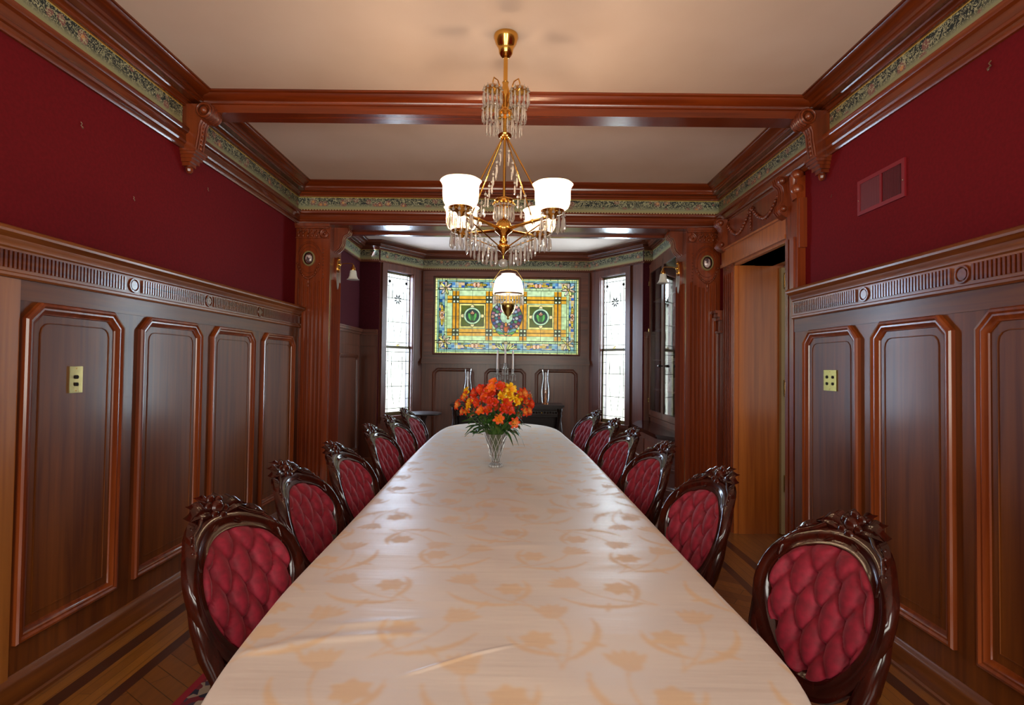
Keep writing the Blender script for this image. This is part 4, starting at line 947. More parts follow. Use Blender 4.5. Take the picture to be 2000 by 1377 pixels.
plate(FR_, 3.297, 1.383, .074, .132, .125, 'wall_outlet', 'dark brass double plate on the right wainscot panel', 'wall plate', [(-.03, .02), (.03, .02), (-.03, -.02), (.03, -.02)], True)
M['vent_paint'] = principled('red_painted_metal', srgb(128, 8, 22), .5); M['vent_slat'] = principled('dull_pink_slats', srgb(112, 44, 52), .5)
vent = empty('wall_vent', (0,0,0)); tag(vent, 'red painted wall vent grille high on the right maroon wall', 'vent')
mb = MB(); v0, v1, vz0, vz1 = 2.76, 3.14, 2.335, 2.535
for a, b, c, d in ((v0, v1, vz0, vz0+.022), (v0, v1, vz1-.022, vz1), (v0, v0+.022, vz0+.022, vz1-.022), (v1-.022, v1, vz0+.022, vz1-.022), (2.935, 2.95, vz0+.022, vz1-.022)): mb.box(a, b, c, d, 0, .010, FR_)
mb.build('frame', M['vent_paint'], vent, None)
MB().box(v0+.01, v1-.01, vz0+.01, vz1-.01, .0005, .002, FR_).build('dark_shade_sheet', M['dark'], vent, None)  # near-black sheet painting in the shade behind the slats
mb = MB(); u = 2.955
while u < 3.115: mb.box(u, u+.005, vz0+.022, vz1-.022, .002, .007, FR_); u += .0072
mb.build('closed_slats', M['vent_slat'], vent, None)
mb = MB(); u = 2.785
while u < 2.93: mb.box(u, u+.0022, vz0+.022, vz1-.022, .002, .007, FR_); u += .0105
mb.build('open_slats', M['vent_slat'], vent, None)
mb = MB()
for u in (v0+.011, v1-.011): mb.ball(FR_(u, 2.42, .010), .005, 6, 4)
mb.build('screws', M['steel'], vent, None)
def hook(fr, u, z, label, s=1.0, name='picture_hook'):
    mb = MB(); mb.tube([fr(u, z+.022*s, .002), fr(u+.006*s, z+.012*s, .007*s), fr(u, z, .004*s), fr(u+.008*s, z-.010*s, .012*s), fr(u+.002*s, z-.020*s, .014*s), fr(u-.006*s, z-.016*s, .016*s)], .003*s, 5)
    tag(mb.build(name, M['hook'], None, 50), label, 'hook')
M['hook'] = principled('tarnished_metal', srgb(130, 100, 80), .45, .6)
hook(FR_, 2.261, 2.729, 'pale metal picture hook high on the right wall, up from the vent toward the camera')
hook(FR_, 3.408, 2.538, 'tiny nail in the right wall between the vent and the doorway', .45, 'wall_nail')
hook(FL_, 2.629, 2.596, 'small picture hook on the left wall, nearest the camera', .8)
hook(FL_, 3.008, 2.352, 'small picture hook on the left wall, lowest of the three', .6)
hook(FL_, 3.731, 2.639, 'small picture hook on the left wall just past the scroll bracket', .6)
# ---------------------------------------------------------------- table, cloth, rug
TZ = .76
OUT_L = [(-.30, .62), (-.46, .72), (-.56, .88), (-.615, 1.08), (-.650, 1.25), (-.677, 1.52), (-.692, 1.75), (-.705, 2.3), (-.728, 3.05), (-.755, 3.77), (-.772, 4.54), (-.778, 5.3), (-.768, 5.75), (-.735, 6.1), (-.66, 6.32), (-.55, 6.45), (-.40, 6.52), (-.13, 6.55)]
OUT_R = [(.30, .62), (.46, .72), (.56, .88), (.612, 1.10), (.645, 1.25), (.650, 1.40), (.645, 1.57), (.638, 1.81), (.628, 2.36), (.616, 3.0), (.585, 4.3), (.545, 5.0), (.515, 5.5), (.495, 5.85), (.45, 6.12), (.36, 6.34), (.22, 6.48), (.02, 6.545)]
def interp(tab, y):
    if y <= tab[0][1]: return tab[0][0]
    for (x0, y0), (x1, y1) in zip(tab[:-1], tab[1:]):
        if y <= y1: return x0+(x1-x0)*(y-y0)/(y1-y0)
    return tab[-1][0]
def outline(n_end=10):
    L = [(x, y) for x, y in OUT_L]; R = [(x, y) for x, y in OUT_R]
    return L+list(reversed(R))
def catmull(P, k=6):
    n = len(P); out = []
    for i in range(n):
        p0, p1, p2, p3 = (Vector(P[(i+j-1) % n]) for j in range(4))
        for q in range(k):
            t = q/k; out.append(.5*((2*p1)+(-p0+p2)*t+(2*p0-5*p1+4*p2-p3)*t*t+(-p0+3*p1-3*p2+p3)*t**3))
    return out
RIM = catmull(outline(), 6)
table = empty('dining_table', (-.06, 3.6, 0)); tag(table, 'long dining table with rounded ends hidden under the cream cloth', 'table')
T0 = Vector((-.06, 3.6, 0))
ins = []
c0 = Vector((-.07, 3.6))
for i, p in enumerate(RIM):
    d = (RIM[(i+1) % len(RIM)]-RIM[i-1]).normalized(); nn = Vector((d.y, -d.x)); ins.append(p+nn*.018)
mb = MB(); mb.prism([(p.x-T0.x, p.y-T0.y) for p in ins], TZ-.045, TZ-.012); mb.build('table_top', M['mahogany'], table, None)
mb = MB(); mb.box(-.40, .40, -2.5, 2.3, TZ-.13, TZ-.045); mb.build('apron', M['mahogany'], table, None)
for y in (-2.3, -1.15, 0, 1.15, 2.2):
    for x in ((-.13, .13)):
        m = MB(); m.lathe([(.03, .0095), (.035, .04), (.022, .07), (.03, .16), (.045, .26), (.05, .36), (.03, .46), (.045, .52), (.045, TZ-.13)], 14, (x, y, 0)); m.build('leg', M['mahogany'], table, 50)
def cloth_material():
    m = bpy.data.materials.new('cream_damask_cloth'); N, L = nodes_of(m); b = N['Principled BSDF']; b.inputs['Roughness'].default_value = .62
    b.inputs['Sheen Weight'].default_value = .1
    at = N.new('ShaderNodeVertexColor'); at.layer_name = 'damask'
    x = N.new('ShaderNodeMix'); x.data_type = 'RGBA'; x.inputs['A'].default_value = srgb(228, 212, 198); x.inputs['B'].default_value = srgb(229, 195, 156)
    L.new(at.outputs[0], x.inputs['Factor']); L.new(x.outputs['Result'], b.inputs['Base Color'])
    mr = N.new('ShaderNodeMapRange'); mr.inputs['To Min'].default_value = .40; mr.inputs['To Max'].default_value = .55; L.new(at.outputs[0], mr.inputs[0]); L.new(mr.outputs[0], b.inputs['Roughness'])
    tc = N.new('ShaderNodeTexCoord'); mp = N.new('ShaderNodeMapping'); mp.inputs['Scale'].default_value = (2.2, 16, 5); n = N.new('ShaderNodeTexNoise'); n.inputs['Scale'].default_value = 1; n.inputs['Detail'].default_value = 3
    L.new(tc.outputs['Object'], mp.inputs[0]); L.new(mp.outputs[0], n.inputs['Vector']); bump(N, L, b, n.outputs['Fac'], .0035, .8); return m
M['cloth'] = cloth_material()
def damask(X, Y):
    """tone-on-tone tulip sprays woven into the cloth: 1 on the figure"""
    out = np.zeros(X.shape, np.float32)
    def spray(cx, cy, s, ang, flip):
        r = .30*s; sel = np.nonzero((np.abs(X-cx) < r) & (np.abs(Y-cy) < r))
        if not len(sel[0]): return
        dx, dy = X[sel]-cx, Y[sel]-cy; ca, sa = math.cos(ang), math.sin(ang)
        u = (dx*ca+dy*sa)/s*(1 if flip else -1); v = (-dx*sa+dy*ca)/s; o = np.zeros(u.shape, bool); hole = np.zeros(u.shape, bool)
        def el(x, y, a, b, t):
            c, s_ = math.cos(t), math.sin(t); p = ((u-x)*c+(v-y)*s_)/a; q = (-(u-x)*s_+(v-y)*c)/b; return p*p+q*q < 1
        def petal(x, y, ln, w, t):
            c, s_ = math.cos(t), math.sin(t); p = ((u-x)*c+(v-y)*s_)/ln; q = (-(u-x)*s_+(v-y)*c); return (p > 0) & (p < 1) & (np.abs(q) < w*np.sin(PI*np.clip(p, 0, 1))**.8*(1.1-.4*p))
        def stroke(pts, w0, w1):
            for k in range(len(pts)-1):
                (x0, y0), (x1, y1) = pts[k], pts[k+1]; L2 = (x1-x0)**2+(y1-y0)**2; t = np.clip(((u-x0)*(x1-x0)+(v-y0)*(y1-y0))/L2, 0, 1)
                w = w0+(w1-w0)*(k+.5)/len(pts); o[:] |= np.hypot(u-x0-t*(x1-x0), v-y0-t*(y1-y0)) < w
        # tulip head
        for t in (-.75, -.35, 0, .35, .75): o |= petal(.045, .10, .085, .017, PI/2+t*.9-.3)
        o |= el(.045, .115, .030, .026, 0)
        # open blossom
        for k in range(6): o |= petal(-.06, .015, .050, .021, k*PI/3+.3)
        # curved leaves and stems
        f = lambda a, b, c, d: [(a[0]*(1-t)**3+3*b[0]*t*(1-t)**2+3*c[0]*t*t*(1-t)+d[0]*t**3, a[1]*(1-t)**3+3*b[1]*t*(1-t)**2+3*c[1]*t*t*(1-t)+d[1]*t**3) for t in [k/9 for k in range(10)]]
        stroke(f((.045, .10), (.05, .02), (0, -.06), (-.08, -.13)), .0035, .0025)
        P = f((-.05, -.10), (.03, -.09), (.11, -.05), (.13, .05))
        for k in range(9): stroke([P[k], P[k+1]], .002+.009*math.sin(PI*(k+.5)/9), .002+.009*math.sin(PI*(k+.5)/9))
        P = f((-.03, -.08), (-.09, -.05), (-.13, -.01), (-.12, .06))
        for k in range(9): stroke([P[k], P[k+1]], .002+.008*math.sin(PI*(k+.5)/9), .002+.008*math.sin(PI*(k+.5)/9))
        stroke(f((-.06, .015), (-.06, -.04), (-.05, -.08), (-.08, -.13)), .003, .002)
        o |= petal(.03, -.045, .07, .010, -.7)
        vein = (np.abs(np.sin((u*.8+v)*420)) < .35) & (np.hypot(u-.045, v-.13) < .05)
        out[sel] = np.maximum(out[sel], o*(1-.45*vein))
    rnd = random.Random(4); row = 0; y = .6
    while y < 6.7:
        for i in range(-3, 4):
            cx = i*.35+(.175 if row % 2 else 0)-.05+rnd.uniform(-.02, .02); spray(cx, y+rnd.uniform(-.02, .02), 1.0, rnd.choice((0, .5, -.4, PI+.3))+rnd.uniform(-.15, .15), row % 2)
        y += .27; row += 1
    return out
def tablecloth():
    ys = list(np.arange(.63, 2.2, .0042))+list(np.arange(2.2, 2.4, .005))+list(np.arange(2.4, 4, .009))+list(np.arange(4, 6.54, .016)); NX = 320
    V, F, A = [], [], []
    Xg = np.zeros((len(ys), NX+1)); Yg = np.zeros_like(Xg)
    # interpolate smooth rim edges from RIM
    D_ = 0; nL = len(OUT_L)*6; Ls = [p for p in RIM[:nL-5]]; Rs = list(reversed(RIM[nL:]))
    Ly, Lx = np.array([p.y for p in Ls]), np.array([p.x for p in Ls]); Ry, Rx = np.array([p.y for p in Rs]), np.array([p.x for p in Rs])
    o1 = np.argsort(Ly); o2 = np.argsort(Ry)
    for j, y in enumerate(ys):
        a = np.interp(y, Ly[o1], Lx[o1]); b = np.interp(y, Ry[o2], Rx[o2]); s = np.linspace(-1, 1, NX+1); s = np.sign(s)*(1-(1-np.abs(s))**1.15)
        Xg[j] = (a+b)/2+(b-a)/2*s; Yg[j] = y
    Zg = np.full(Xg.shape, TZ)
    e = np.minimum(Xg-Xg[:, :1], Xg[:, -1:]-Xg); Zg -= .007*np.exp(-(e/.012))
    rs = np.random.RandomState(2)
    def ridge(x0, y0, x1, y1, h, w):
        t = np.clip(((Xg-x0)*(x1-x0)+(Yg-y0)*(y1-y0))/((x1-x0)**2+(y1-y0)**2), 0, 1); d = np.hypot(Xg-x0-t*(x1-x0), Yg-y0-t*(y1-y0)); Zg[:] += h*np.exp(-(d/w)**2)*np.sin(PI*np.clip(t, .02, .98))
    for r in ((-.58, 1.36, -.20, 1.42, .005, .018), (-.5, 1.44, -.2, 1.50, .005, .02), (-.12, 1.30, 0.02, 1.37, .003, .006), (-.25, 1.22, -.08, 1.32, .003, .006), (-.66, 1.30, -.5, 1.36, .004, .02), (.25, 1.9, .6, 1.95, .002, .02), (-.1, 2.1, .2, 2.12, .002, .02)): ridge(*r)
    Zg += .0012*np.sin(Yg*21+3*np.sin(Xg*4))*np.clip(e/.1, 0, 1)
    D = damask(Xg, Yg)
    for _ in range(2):
        Dp = np.pad(D, 1, mode='edge'); D = (Dp[1:-1, 1:-1]*4+Dp[:-2, 1:-1]*2+Dp[2:, 1:-1]*2+Dp[1:-1, :-2]*2+Dp[1:-1, 2:]*2+Dp[:-2, :-2]+Dp[2:, 2:]+Dp[:-2, 2:]+Dp[2:, :-2])/16
    nr, nc = Xg.shape
    verts = np.stack([Xg, Yg, Zg], -1).reshape(-1, 3).tolist(); idx = np.arange(nr*nc).reshape(nr, nc)
    faces = np.stack([idx[:-1, :-1], idx[:-1, 1:], idx[1:, 1:], idx[1:, :-1]], -1).reshape(-1, 4).tolist()
    # rim loop, then the hanging skirt
    loop = [idx[j, 0] for j in range(nr)]+[idx[-1, i] for i in range(1, nc)]+[idx[j, -1] for j in range(nr-2, -1, -1)]+[idx[0, i] for i in range(nc-2, 0, -1)]
    loop = loop[::3]; base = len(verts); col = D.reshape(-1).tolist(); n = len(loop); P = [Vector(verts[i]) for i in loop]; arc = 0; rows = [(.004, .008), (.010, .02), (.014, .05), (.016, .10), (.018, .16), (.022, .23)]
    for k, (off, dz) in enumerate(rows):
        arc = 0
        for i in range(n):
            d = (P[(i+2) % n]-P[i-2]); d.z = 0; d.normalize(); nn = Vector((-d.y, d.x, 0)); arc += (P[i]-P[i-1]).length if i else 0
            wv = .014*(k/5)*math.sin(arc*19+2*math.sin(arc*3)); q = P[i]+nn*(off+wv*.6+.004*k/5); verts.append((q.x, q.y, P[i].z-dz)); col.append(0.0)
    for k in range(len(rows)):
        for i in range(n):
            a, b = (loop[i], loop[(i+1) % n]) if k == 0 else (base+(k-1)*n+i, base+(k-1)*n+(i+1) % n)
            faces.append((a, b, base+k*n+(i+1) % n, base+k*n+i))
    me = bpy.data.meshes.new('tablecloth'); me.from_pydata(verts, [], faces); me.update(); me.materials.append(M['cloth'])
    ca = me.color_attributes.new('damask', 'FLOAT_COLOR', 'POINT'); arr = np.ones((len(verts), 4), np.float32); arr[:, :3] = np.array(col, np.float32)[:, None]; ca.data.foreach_set('color', arr.ravel())
    for p in me.polygons: p.use_smooth = True
    o = bpy.data.objects.new('tablecloth', me); COL.objects.link(o); tag(o, 'cream damask tablecloth with tulip pattern covering the long dining table', 'tablecloth')
tablecloth()
def rug_material():
    m = bpy.data.materials.new('oriental_rug'); N, L = nodes_of(m); b = N['Principled BSDF']; b.inputs['Roughness'].default_value = .95
    tc = N.new('ShaderNodeTexCoord'); v = N.new('ShaderNodeTexVoronoi'); v.inputs['Scale'].default_value = 26; L.new(tc.outputs['Object'], v.inputs['Vector'])
    sp = N.new('ShaderNodeSeparateXYZ'); L.new(v.outputs['Color'], sp.inputs[0]); r = N.new('ShaderNodeValToRGB'); r.color_ramp.interpolation = 'CONSTANT'
    st = [(0, srgb(150, 132, 112)), (.3, srgb(30, 24, 44)), (.55, srgb(110, 22, 34)), (.7, srgb(170, 150, 128)), (.85, srgb(60, 44, 60))]
    while len(r.color_ramp.elements) < len(st): r.color_ramp.elements.new(.5)
    for e, (p, c) in zip(r.color_ramp.elements, st): e.position = p; e.color = c
    L.new(sp.outputs[0], r.inputs[0]); L.new(r.outputs[0], b.inputs['Base Color']); return m
rug = empty('patterned_rug', (-.07, 3.9, 0)); tag(rug, 'patterned rug with red edge lying under the dining table', 'rug')
MB().box(-1.315, 1.315, -2.9, 2.9, 0, .009).build('field', rug_material(), rug, None)
M['rug_red'] = principled('rug_red_edge', srgb(140, 10, 30), .95); mb = MB()
for a in ((-1.35, -1.315, -2.935, 2.935), (1.315, 1.35, -2.935, 2.935), (-1.315, 1.315, -2.935, -2.9), (-1.315, 1.315, 2.9, 2.935)): mb.box(*a, 0, .009)
mb.build('red_border', M['rug_red'], rug, None)

# ---------------------------------------------------------------- chairs
def egg(t, W, Hh, zc, taper=.21):
    """t=0 at the bottom; returns x,z of the balloon outline"""
    x = W*math.sin(t)*(1-taper*math.cos(t)); return x, zc-Hh*math.cos(t)
def back_y(z, x): return -.181-(z-.45)*.36-.42*max(0, z-.88)+.9*x*x
def onback(x, z, d=0):   # d: forward of the back surface
    return (x, back_y(z, x)+d, z-.22*d)
def make_chair():
    root = empty('dining_chair')
    ZC, HH, WW = .733, .200, .197
    # carved balloon frame: moulded profile swept round the oval
    n = 56; prof = [(-.026, -.012), (-.026, .012), (-.018, .022), (-.008, .016), (.0, .018), (.010, .024), (.022, .018), (.030, .0), (.028, -.022), (.010, -.032), (-.014, -.026)]
    vs = []; fs = []; k = len(prof)
    for i in range(n):
        t = 2*PI*i/n; x, z = egg(t, WW, HH, ZC); x2, z2 = egg(t+.01, WW, HH, ZC); tx, tz = x2-x, z2-z; l = math.hypot(tx, tz); nx, nz = tz/l, -tx/l
        th = 1+.25*max(0, math.cos(t))
        for (o, d) in prof: vs.append(onback(x+nx*o*th, z+nz*o*th, d))
    for i in range(n):
        for j in range(k): fs.append((i*k+j, ((i+1) % n)*k+j, ((i+1) % n)*k+(j+1) % k, i*k+(j+1) % k))
    mb = MB(); mb.add(vs, fs); mb.build('back_frame', M['mahogany'], root, 50)
    # tufted upholstery: polar grid with diamond tufting
    vs = [onback(0, ZC, .03)]; fs = []; NR, NT = 34, 96
    def tuft(x, z, r):
        p, q = x/.084+(z-ZC)/.165, x/.084-(z-ZC)/.165
        g = (abs(math.sin(PI*p/1.0))*abs(math.sin(PI*q/1.0)))**.42
        d1 = (round(p)-p)**2+(round(q)-q)**2
        return .004+.025*g-.019*math.exp(-d1*45)
    vs = []
    for i in range(NR+1):
        r = i/NR
        for j in range(NT):
            t = 2*PI*j/NT; x, z = egg(t, .181*r, .185*r, ZC); edge = max(0, 1-r**4)
            d = .002+.012*(1-r*r)+(tuft(x, z, r)*min(1, edge*3) if r < .985 else 0)+.006*math.exp(-((r-.93)/.04)**2)
            vs.append(onback(x, z, d))
    for i in range(NR):
        for j in range(NT): fs.append((i*NT+j, i*NT+(j+1) % NT, (i+1)*NT+(j+1) % NT, (i+1)*NT+j))
    mb = MB(); mb.add(vs, fs); mb.build('back_upholstery', M['velvet'], root, 180)
    # plain back board closing the rear
    mb = MB(); vs = [onback(*egg(2*PI*j/36, .18, .18, ZC), -.012) for j in range(36)]+[onback(*egg(2*PI*j/36, .18, .18, ZC), -.026) for j in range(36)]
    mb.add(vs, [tuple(range(36)), tuple(range(71, 35, -1))]+[(j, 36+j, 36+(j+1) % 36, (j+1) % 36) for j in range(36)]); mb.build('rear_panel', M['velvet'], root, 60)
    # crest: rose, leaves and trailing scrolls
    mb = MB()
    def leaf(x0, z0, x1, z1, w, lift=.02, curl=.02):
        m = 9; P = []; d = Vector((x1-x0, z1-z0)); nn = Vector((-d.y, d.x)).normalized(); vs = []
        for i in range(m):
            t = i/(m-1); ww = w*math.sin(PI*min(.98, t*.92+.06))**.8; cx = x0+d.x*t; cz = z0+d.y*t+curl*math.sin(PI*t); dd = lift*math.sin(PI*t)+.004
            vs += [onback(cx+nn.x*ww, cz+nn.y*ww, dd-.010), onback(cx+nn.x*ww*.4, cz+nn.y*ww*.4, dd+.004), onback(cx, cz, dd-.002), onback(cx-nn.x*ww*.4, cz-nn.y*ww*.4, dd+.004), onback(cx-nn.x*ww, cz-nn.y*ww, dd-.010), onback(cx, cz, dd-.026)]
        mb.add(vs, [(i*6+j, i*6+(j+1) % 6, (i+1)*6+(j+1) % 6, (i+1)*6+j) for i in range(m-1) for j in range(6)]+[(5, 4, 3, 2, 1, 0), tuple((m-1)*6+j for j in range(6))])
    cz = ZC+HH+.028
    mb.ball(onback(0, cz+.012, .014), (.026, .020, .026), 12, 8)
    for kx in range(6):
        a = kx*PI/3+.3; mb.ball(onback(.028*math.cos(a), cz+.010+.026*math.sin(a), .012), (.018, .011, .018), 9, 6)
    for s in (-1, 1):
        leaf(s*.01, cz-.012, s*.115, cz-.002, .022, .022, .022); leaf(s*.03, cz+.012, s*.085, cz+.024, .016, .016, .008)
        leaf(s*.09, cz-.008, s*.165, cz-.056, .016, .016, .012); leaf(s*.012, cz+.018, s*.04, cz+.040, .016, .014, .01)
        leaf(s*.02, cz-.02, s*.07, cz-.045, .014, .016, .0)
        mb.tube([onback(s*(.04+.02*q), cz+.002-.0035*q*q*.5+.006*math.sin(q*1.5), .014) for q in range(8)], [.007, .008, .008, .007, .007, .006, .006, .004], 7)
        for q in range(4): mb.ball(onback(s*(.132+.014*q), cz-.020-.017*q, .012), .009-.001*q, 7, 5)
        mb.tube([onback(s*(.165+.006*math.sin(q)), cz-.07-.022*q, .014) for q in range(4)], [.008, .009, .007, .003], 6)
    mb.build('crest_carving', M['mahogany'], root, 60)
    # uprights continuing into the raked rear legs
    for s in (-1, 1):
        m = MB(); pts = [onback(s*.207, .79, -.012), onback(s*.208, .70, -.012), onback(s*.195, .62, -.012), onback(s*.172, .54, -.010), (s*.165, -.215, .45), (s*.168, -.235, .34), (s*.18, -.285, .16), (s*.19, -.333, .03), (s*.19, -.335, .0)]
        m.tube(pts, [.012, .023, .028, .026, .026, .022, .019, .020, .021], 10); m.build('rear_leg', M['mahogany'], root, 60)
        m = MB(); pts = [(s*.19, .235, .44), (s*.215, .27, .39), (s*.215, .275, .30), (s*.195, .25, .18), (s*.185, .24, .09), (s*.20, .265, .03), (s*.20, .266, .0)]
        m.tube(pts, [.030, .036, .028, .020, .016, .020, .022], 10)
        for q in range(3): m.ball((s*(.205+.006*q), .29+.004*q, .40-.03*q), (.016, .012, .016), 7, 5)
        m.build('front_leg', M['mahogany'], root, 60)
    # seat rail and seat
    def seat_out(t, g=0): return ((.225+g)*math.copysign(abs(math.cos(t))**.75, math.cos(t))*(1+.10*math.sin(t)), .02+(.245+g)*math.copysign(abs(math.sin(t))**.8, math.sin(t)))
    mb = MB(); P = [seat_out(2*PI*j/48) for j in range(48)]; mb.sweep(P, [(0, .385), (-.006, .395), (-.008, .43), (0, .445), (.03, .445), (.03, .385)], closed=True, closed_prof=True); mb.build('seat_rail', M['mahogany'], root, 50)
    vs = []; fs = []; NR, NT = 14, 60
    for i in range(NR+1):
        r = i/NR
        for j in range(NT):
            x, y = seat_out(2*PI*j/NT, -.012); vs.append((x*r, .02+(y-.02)*r, .435+.055*(1-r**3.2)))
    for i in range(NR):
        for j in range(NT): fs.append((i*NT+j, (i+1)*NT+j, (i+1)*NT+(j+1) % NT, i*NT+(j+1) % NT))
    fs.append(tuple(NR*NT+j for j in range(NT))); mb = MB(); mb.add(vs, fs); mb.build('seat_cushion', M['velvet'], root, 180)
    return root
proto = make_chair()
def put_chair(xm, ym, th, side, label, first=False):
    """xm, ym: middle of the back at mid height; th: degrees the chair is turned toward the camera"""
    a = math.radians(90+th)*(1 if side == 'R' else -1); off = .286
    ox = xm+off*(-math.sin(a)); oy = ym+off*math.cos(a)
    o = proto if first else dup(proto)
    o.location = (ox, oy, .009 if abs(ox+.07) < 1.1 else 0); o.rotation_euler = (0, 0, a); tag(o, label, 'chair', 'crimson tufted dining chairs along the table'); return o
NM = ['nearest', 'second', 'third', 'fourth', 'fifth', 'sixth']
TL = ['crimson tufted carved chair nearest the camera on the left side of the table', 'bright red tufted chair, second from the camera on the left side', 'red tufted chair, third from the camera on the left side', 'red tufted chair, fourth from the camera on the left side, past the pilaster', 'red tufted chair, fifth from the camera on the left side', 'red tufted chair at the far left end, before the left bay window']
TR = ['dark crimson tufted chair nearest the camera on the right side of the table', 'crimson tufted chair, second from the camera on the right side, by the doorway', 'crimson tufted chair, third from the camera on the right side, at the pilaster', 'crimson tufted chair, fourth from the camera on the right, before the cabinet', 'crimson tufted chair, fifth from the camera on the right side', 'crimson tufted chair at the far right end, before the right bay window']
CL = [(-.85, 1.74, 16), (-.895, 2.40, 7), (-.875, 3.0, 8), (-.92, 3.93, 9), (-.935, 4.62, 9), (-.97, 5.42, 9)]
CR = [(.925, 1.63, 18), (.80, 2.37, 14), (.775, 3.17, 14), (.75, 3.90, 14), (.745, 4.60, 14), (.72, 5.44, 16)]
for i, (x, y, t) in enumerate(CL): put_chair(x, y, t, 'L', TL[i], i == 0)
for i, (x, y, t) in enumerate(CR): put_chair(x, y, t, 'R', TR[i])
# ---------------------------------------------------------------- vase with flowers
M['sparkle'] = crystal_mat('painted_sparkle_edges', (1, 1, 1), .3, .03, .75)  # sparkle of the cut ridges put into a milky white colour
VX, VY = -.115, 3.72
vase = empty('cut_glass_vase', (VX, VY, TZ)); tag(vase, 'flared cut crystal vase holding the bouquet on the tablecloth', 'vase')
def cutmod(t, z): return 1+(.035*abs(math.sin(t*8+z*55))-.02) if .05 < z < .22 else 1+.03*math.cos(16*t)*(1 if z < .04 else 0)
mb = MB(); outer = [(.0, 0), (.044, 0), (.047, .006), (.045, .016), (.034, .026), (.028, .034)]+[(.028+.048*(q/22)**1.1, .034+.196*q/22) for q in range(1, 23)]
mb.lathe(outer, 48, mod=cutmod); n_ = 8; mb.build('vase_body', M['cut_glass'] if 'cut_glass' in M else M['crystal'], vase, 28)
mb = MB()
for q in range(12):
    for s in (-1, 1):
        mb.tube([((.030+.048*(k/10)**1.1+.0012)*math.cos(2*PI*q/12+s*.11*k), (.030+.048*(k/10)**1.1+.0012)*math.sin(2*PI*q/12+s*.11*k), .04+.185*k/10) for k in range(11)], .0018, 5)
for q in range(16): mb.ball((.046*math.cos(2*PI*q/16), .046*math.sin(2*PI*q/16), .012), .007, 6, 4)
mb.build('cut_facets', M['sparkle'], vase, 20)
mb = MB(); mb.lathe([(0, .030), (.024, .034)]+[(.024+.046*(q/10)**1.1, .034+.19*q/10) for q in range(1, 11)], 36); mb.build('inner_wall', M['clear'], vase, 60)
M['stem'] = principled('flower_stem', srgb(70, 104, 36), .5); M['leaf'] = noisy('bouquet_leaf', srgb(30, 66, 22), srgb(62, 104, 40), 30, .45)
def petal_mat(name, inner, outer_):
    m = principled(name, outer_, .5); N, L = nodes_of(m); b = N['Principled BSDF']; at = N.new('ShaderNodeVertexColor'); at.layer_name = 'petal'
    x = N.new('ShaderNodeMix'); x.data_type = 'RGBA'; x.inputs['A'].default_value = inner; x.inputs['B'].default_value = outer_; L.new(at.outputs[0], x.inputs['Factor']); L.new(x.outputs['Result'], b.inputs['Base Color'])
    return m
PM = [petal_mat('orange_petals', srgb(244, 150, 30), srgb(228, 72, 10)), petal_mat('red_orange_petals', srgb(226, 84, 16), srgb(196, 28, 8)), petal_mat('yellow_petals', srgb(236, 150, 20), srgb(246, 196, 16)), petal_mat('coral_petals', srgb(246, 170, 70), srgb(218, 50, 22))]
def bloom_mesh(kind, seed, open_=1.0):
    rnd = random.Random(seed); mb = MB(); cols = []
    for k in range(6):
        a = k*PI/3+rnd.uniform(-.1, .1); ln = .040*rnd.uniform(.9, 1.1)*(1 if k % 2 else 1.08); wd = (.015 if k % 2 else .011); ca, sa = math.cos(a), math.sin(a); vs = []
        for i in range(6):
            t = i/5; r = ln*(.08+.92*t*open_); z = .034*math.sin(min(1, t*1.15)*PI/2)*(1.25-open_*.45)-(.010*max(0, t-.7)/.3 if open_ > .7 else 0); w = wd*math.sin(PI*(.10+.82*t))**.7
            for s, dz in ((-1, .004), (0, 0), (1, .004)): vs.append((ca*r-sa*s*w, sa*r+ca*s*w, z+dz)); cols.append(min(1, t*1.3))
        mb.add(vs, [(i*3+j, i*3+j+1, (i+1)*3+j+1, (i+1)*3+j) for i in range(5) for j in range(2)])
    for k in range(4):
        a = k*PI/2+.4; n0 = len(mb.v); mb.tube([(0, 0, .008), (.006*math.cos(a), .006*math.sin(a), .026), (.012*math.cos(a), .012*math.sin(a), .034)], [.0008, .0008, .002], 4); cols += [0]*(len(mb.v)-n0)
    me = mb.mesh('bloom', PM[kind], 60); ca_ = me.color_attributes.new('petal', 'FLOAT_COLOR', 'POINT')
    for i, c in enumerate(cols): ca_.data[i].color = (c, c, c, 1)
    return me
blooms = {(k, v): bloom_mesh(k, 10*k+v, (1.0, .75, .9)[v]) for k in range(4) for v in range(3)}
names = ['orange alstroemeria', 'deep red-orange alstroemeria', 'yellow alstroemeria', 'coral and yellow alstroemeria']
rf = random.Random(12)
def leaf_part(root, p0, d, ln, w, droop):
    mb = MB(); d = Vector(d).normalized(); side = d.cross(Vector((0, 0, 1))); side = side.normalized() if side.length > .1 else Vector((1, 0, 0)); vs = []
    for i in range(7):
        t = i/6; c = Vector(p0)+d*ln*t+Vector((0, 0, -droop*t*t)); ww = w*math.sin(PI*(.08+.9*t))**.8; tw = side*math.cos(t*.8)+Vector((0, 0, 1))*math.sin(t*.8)*.5
        vs += [c-tw*ww, c+Vector((0, 0, -.003)), c+tw*ww]
    mb.add(vs, [(i*3+j, i*3+j+1, (i+1)*3+j+1, (i+1)*3+j) for i in range(6) for j in range(2)]); return mb.build('leaf', M['leaf'], root, 180)
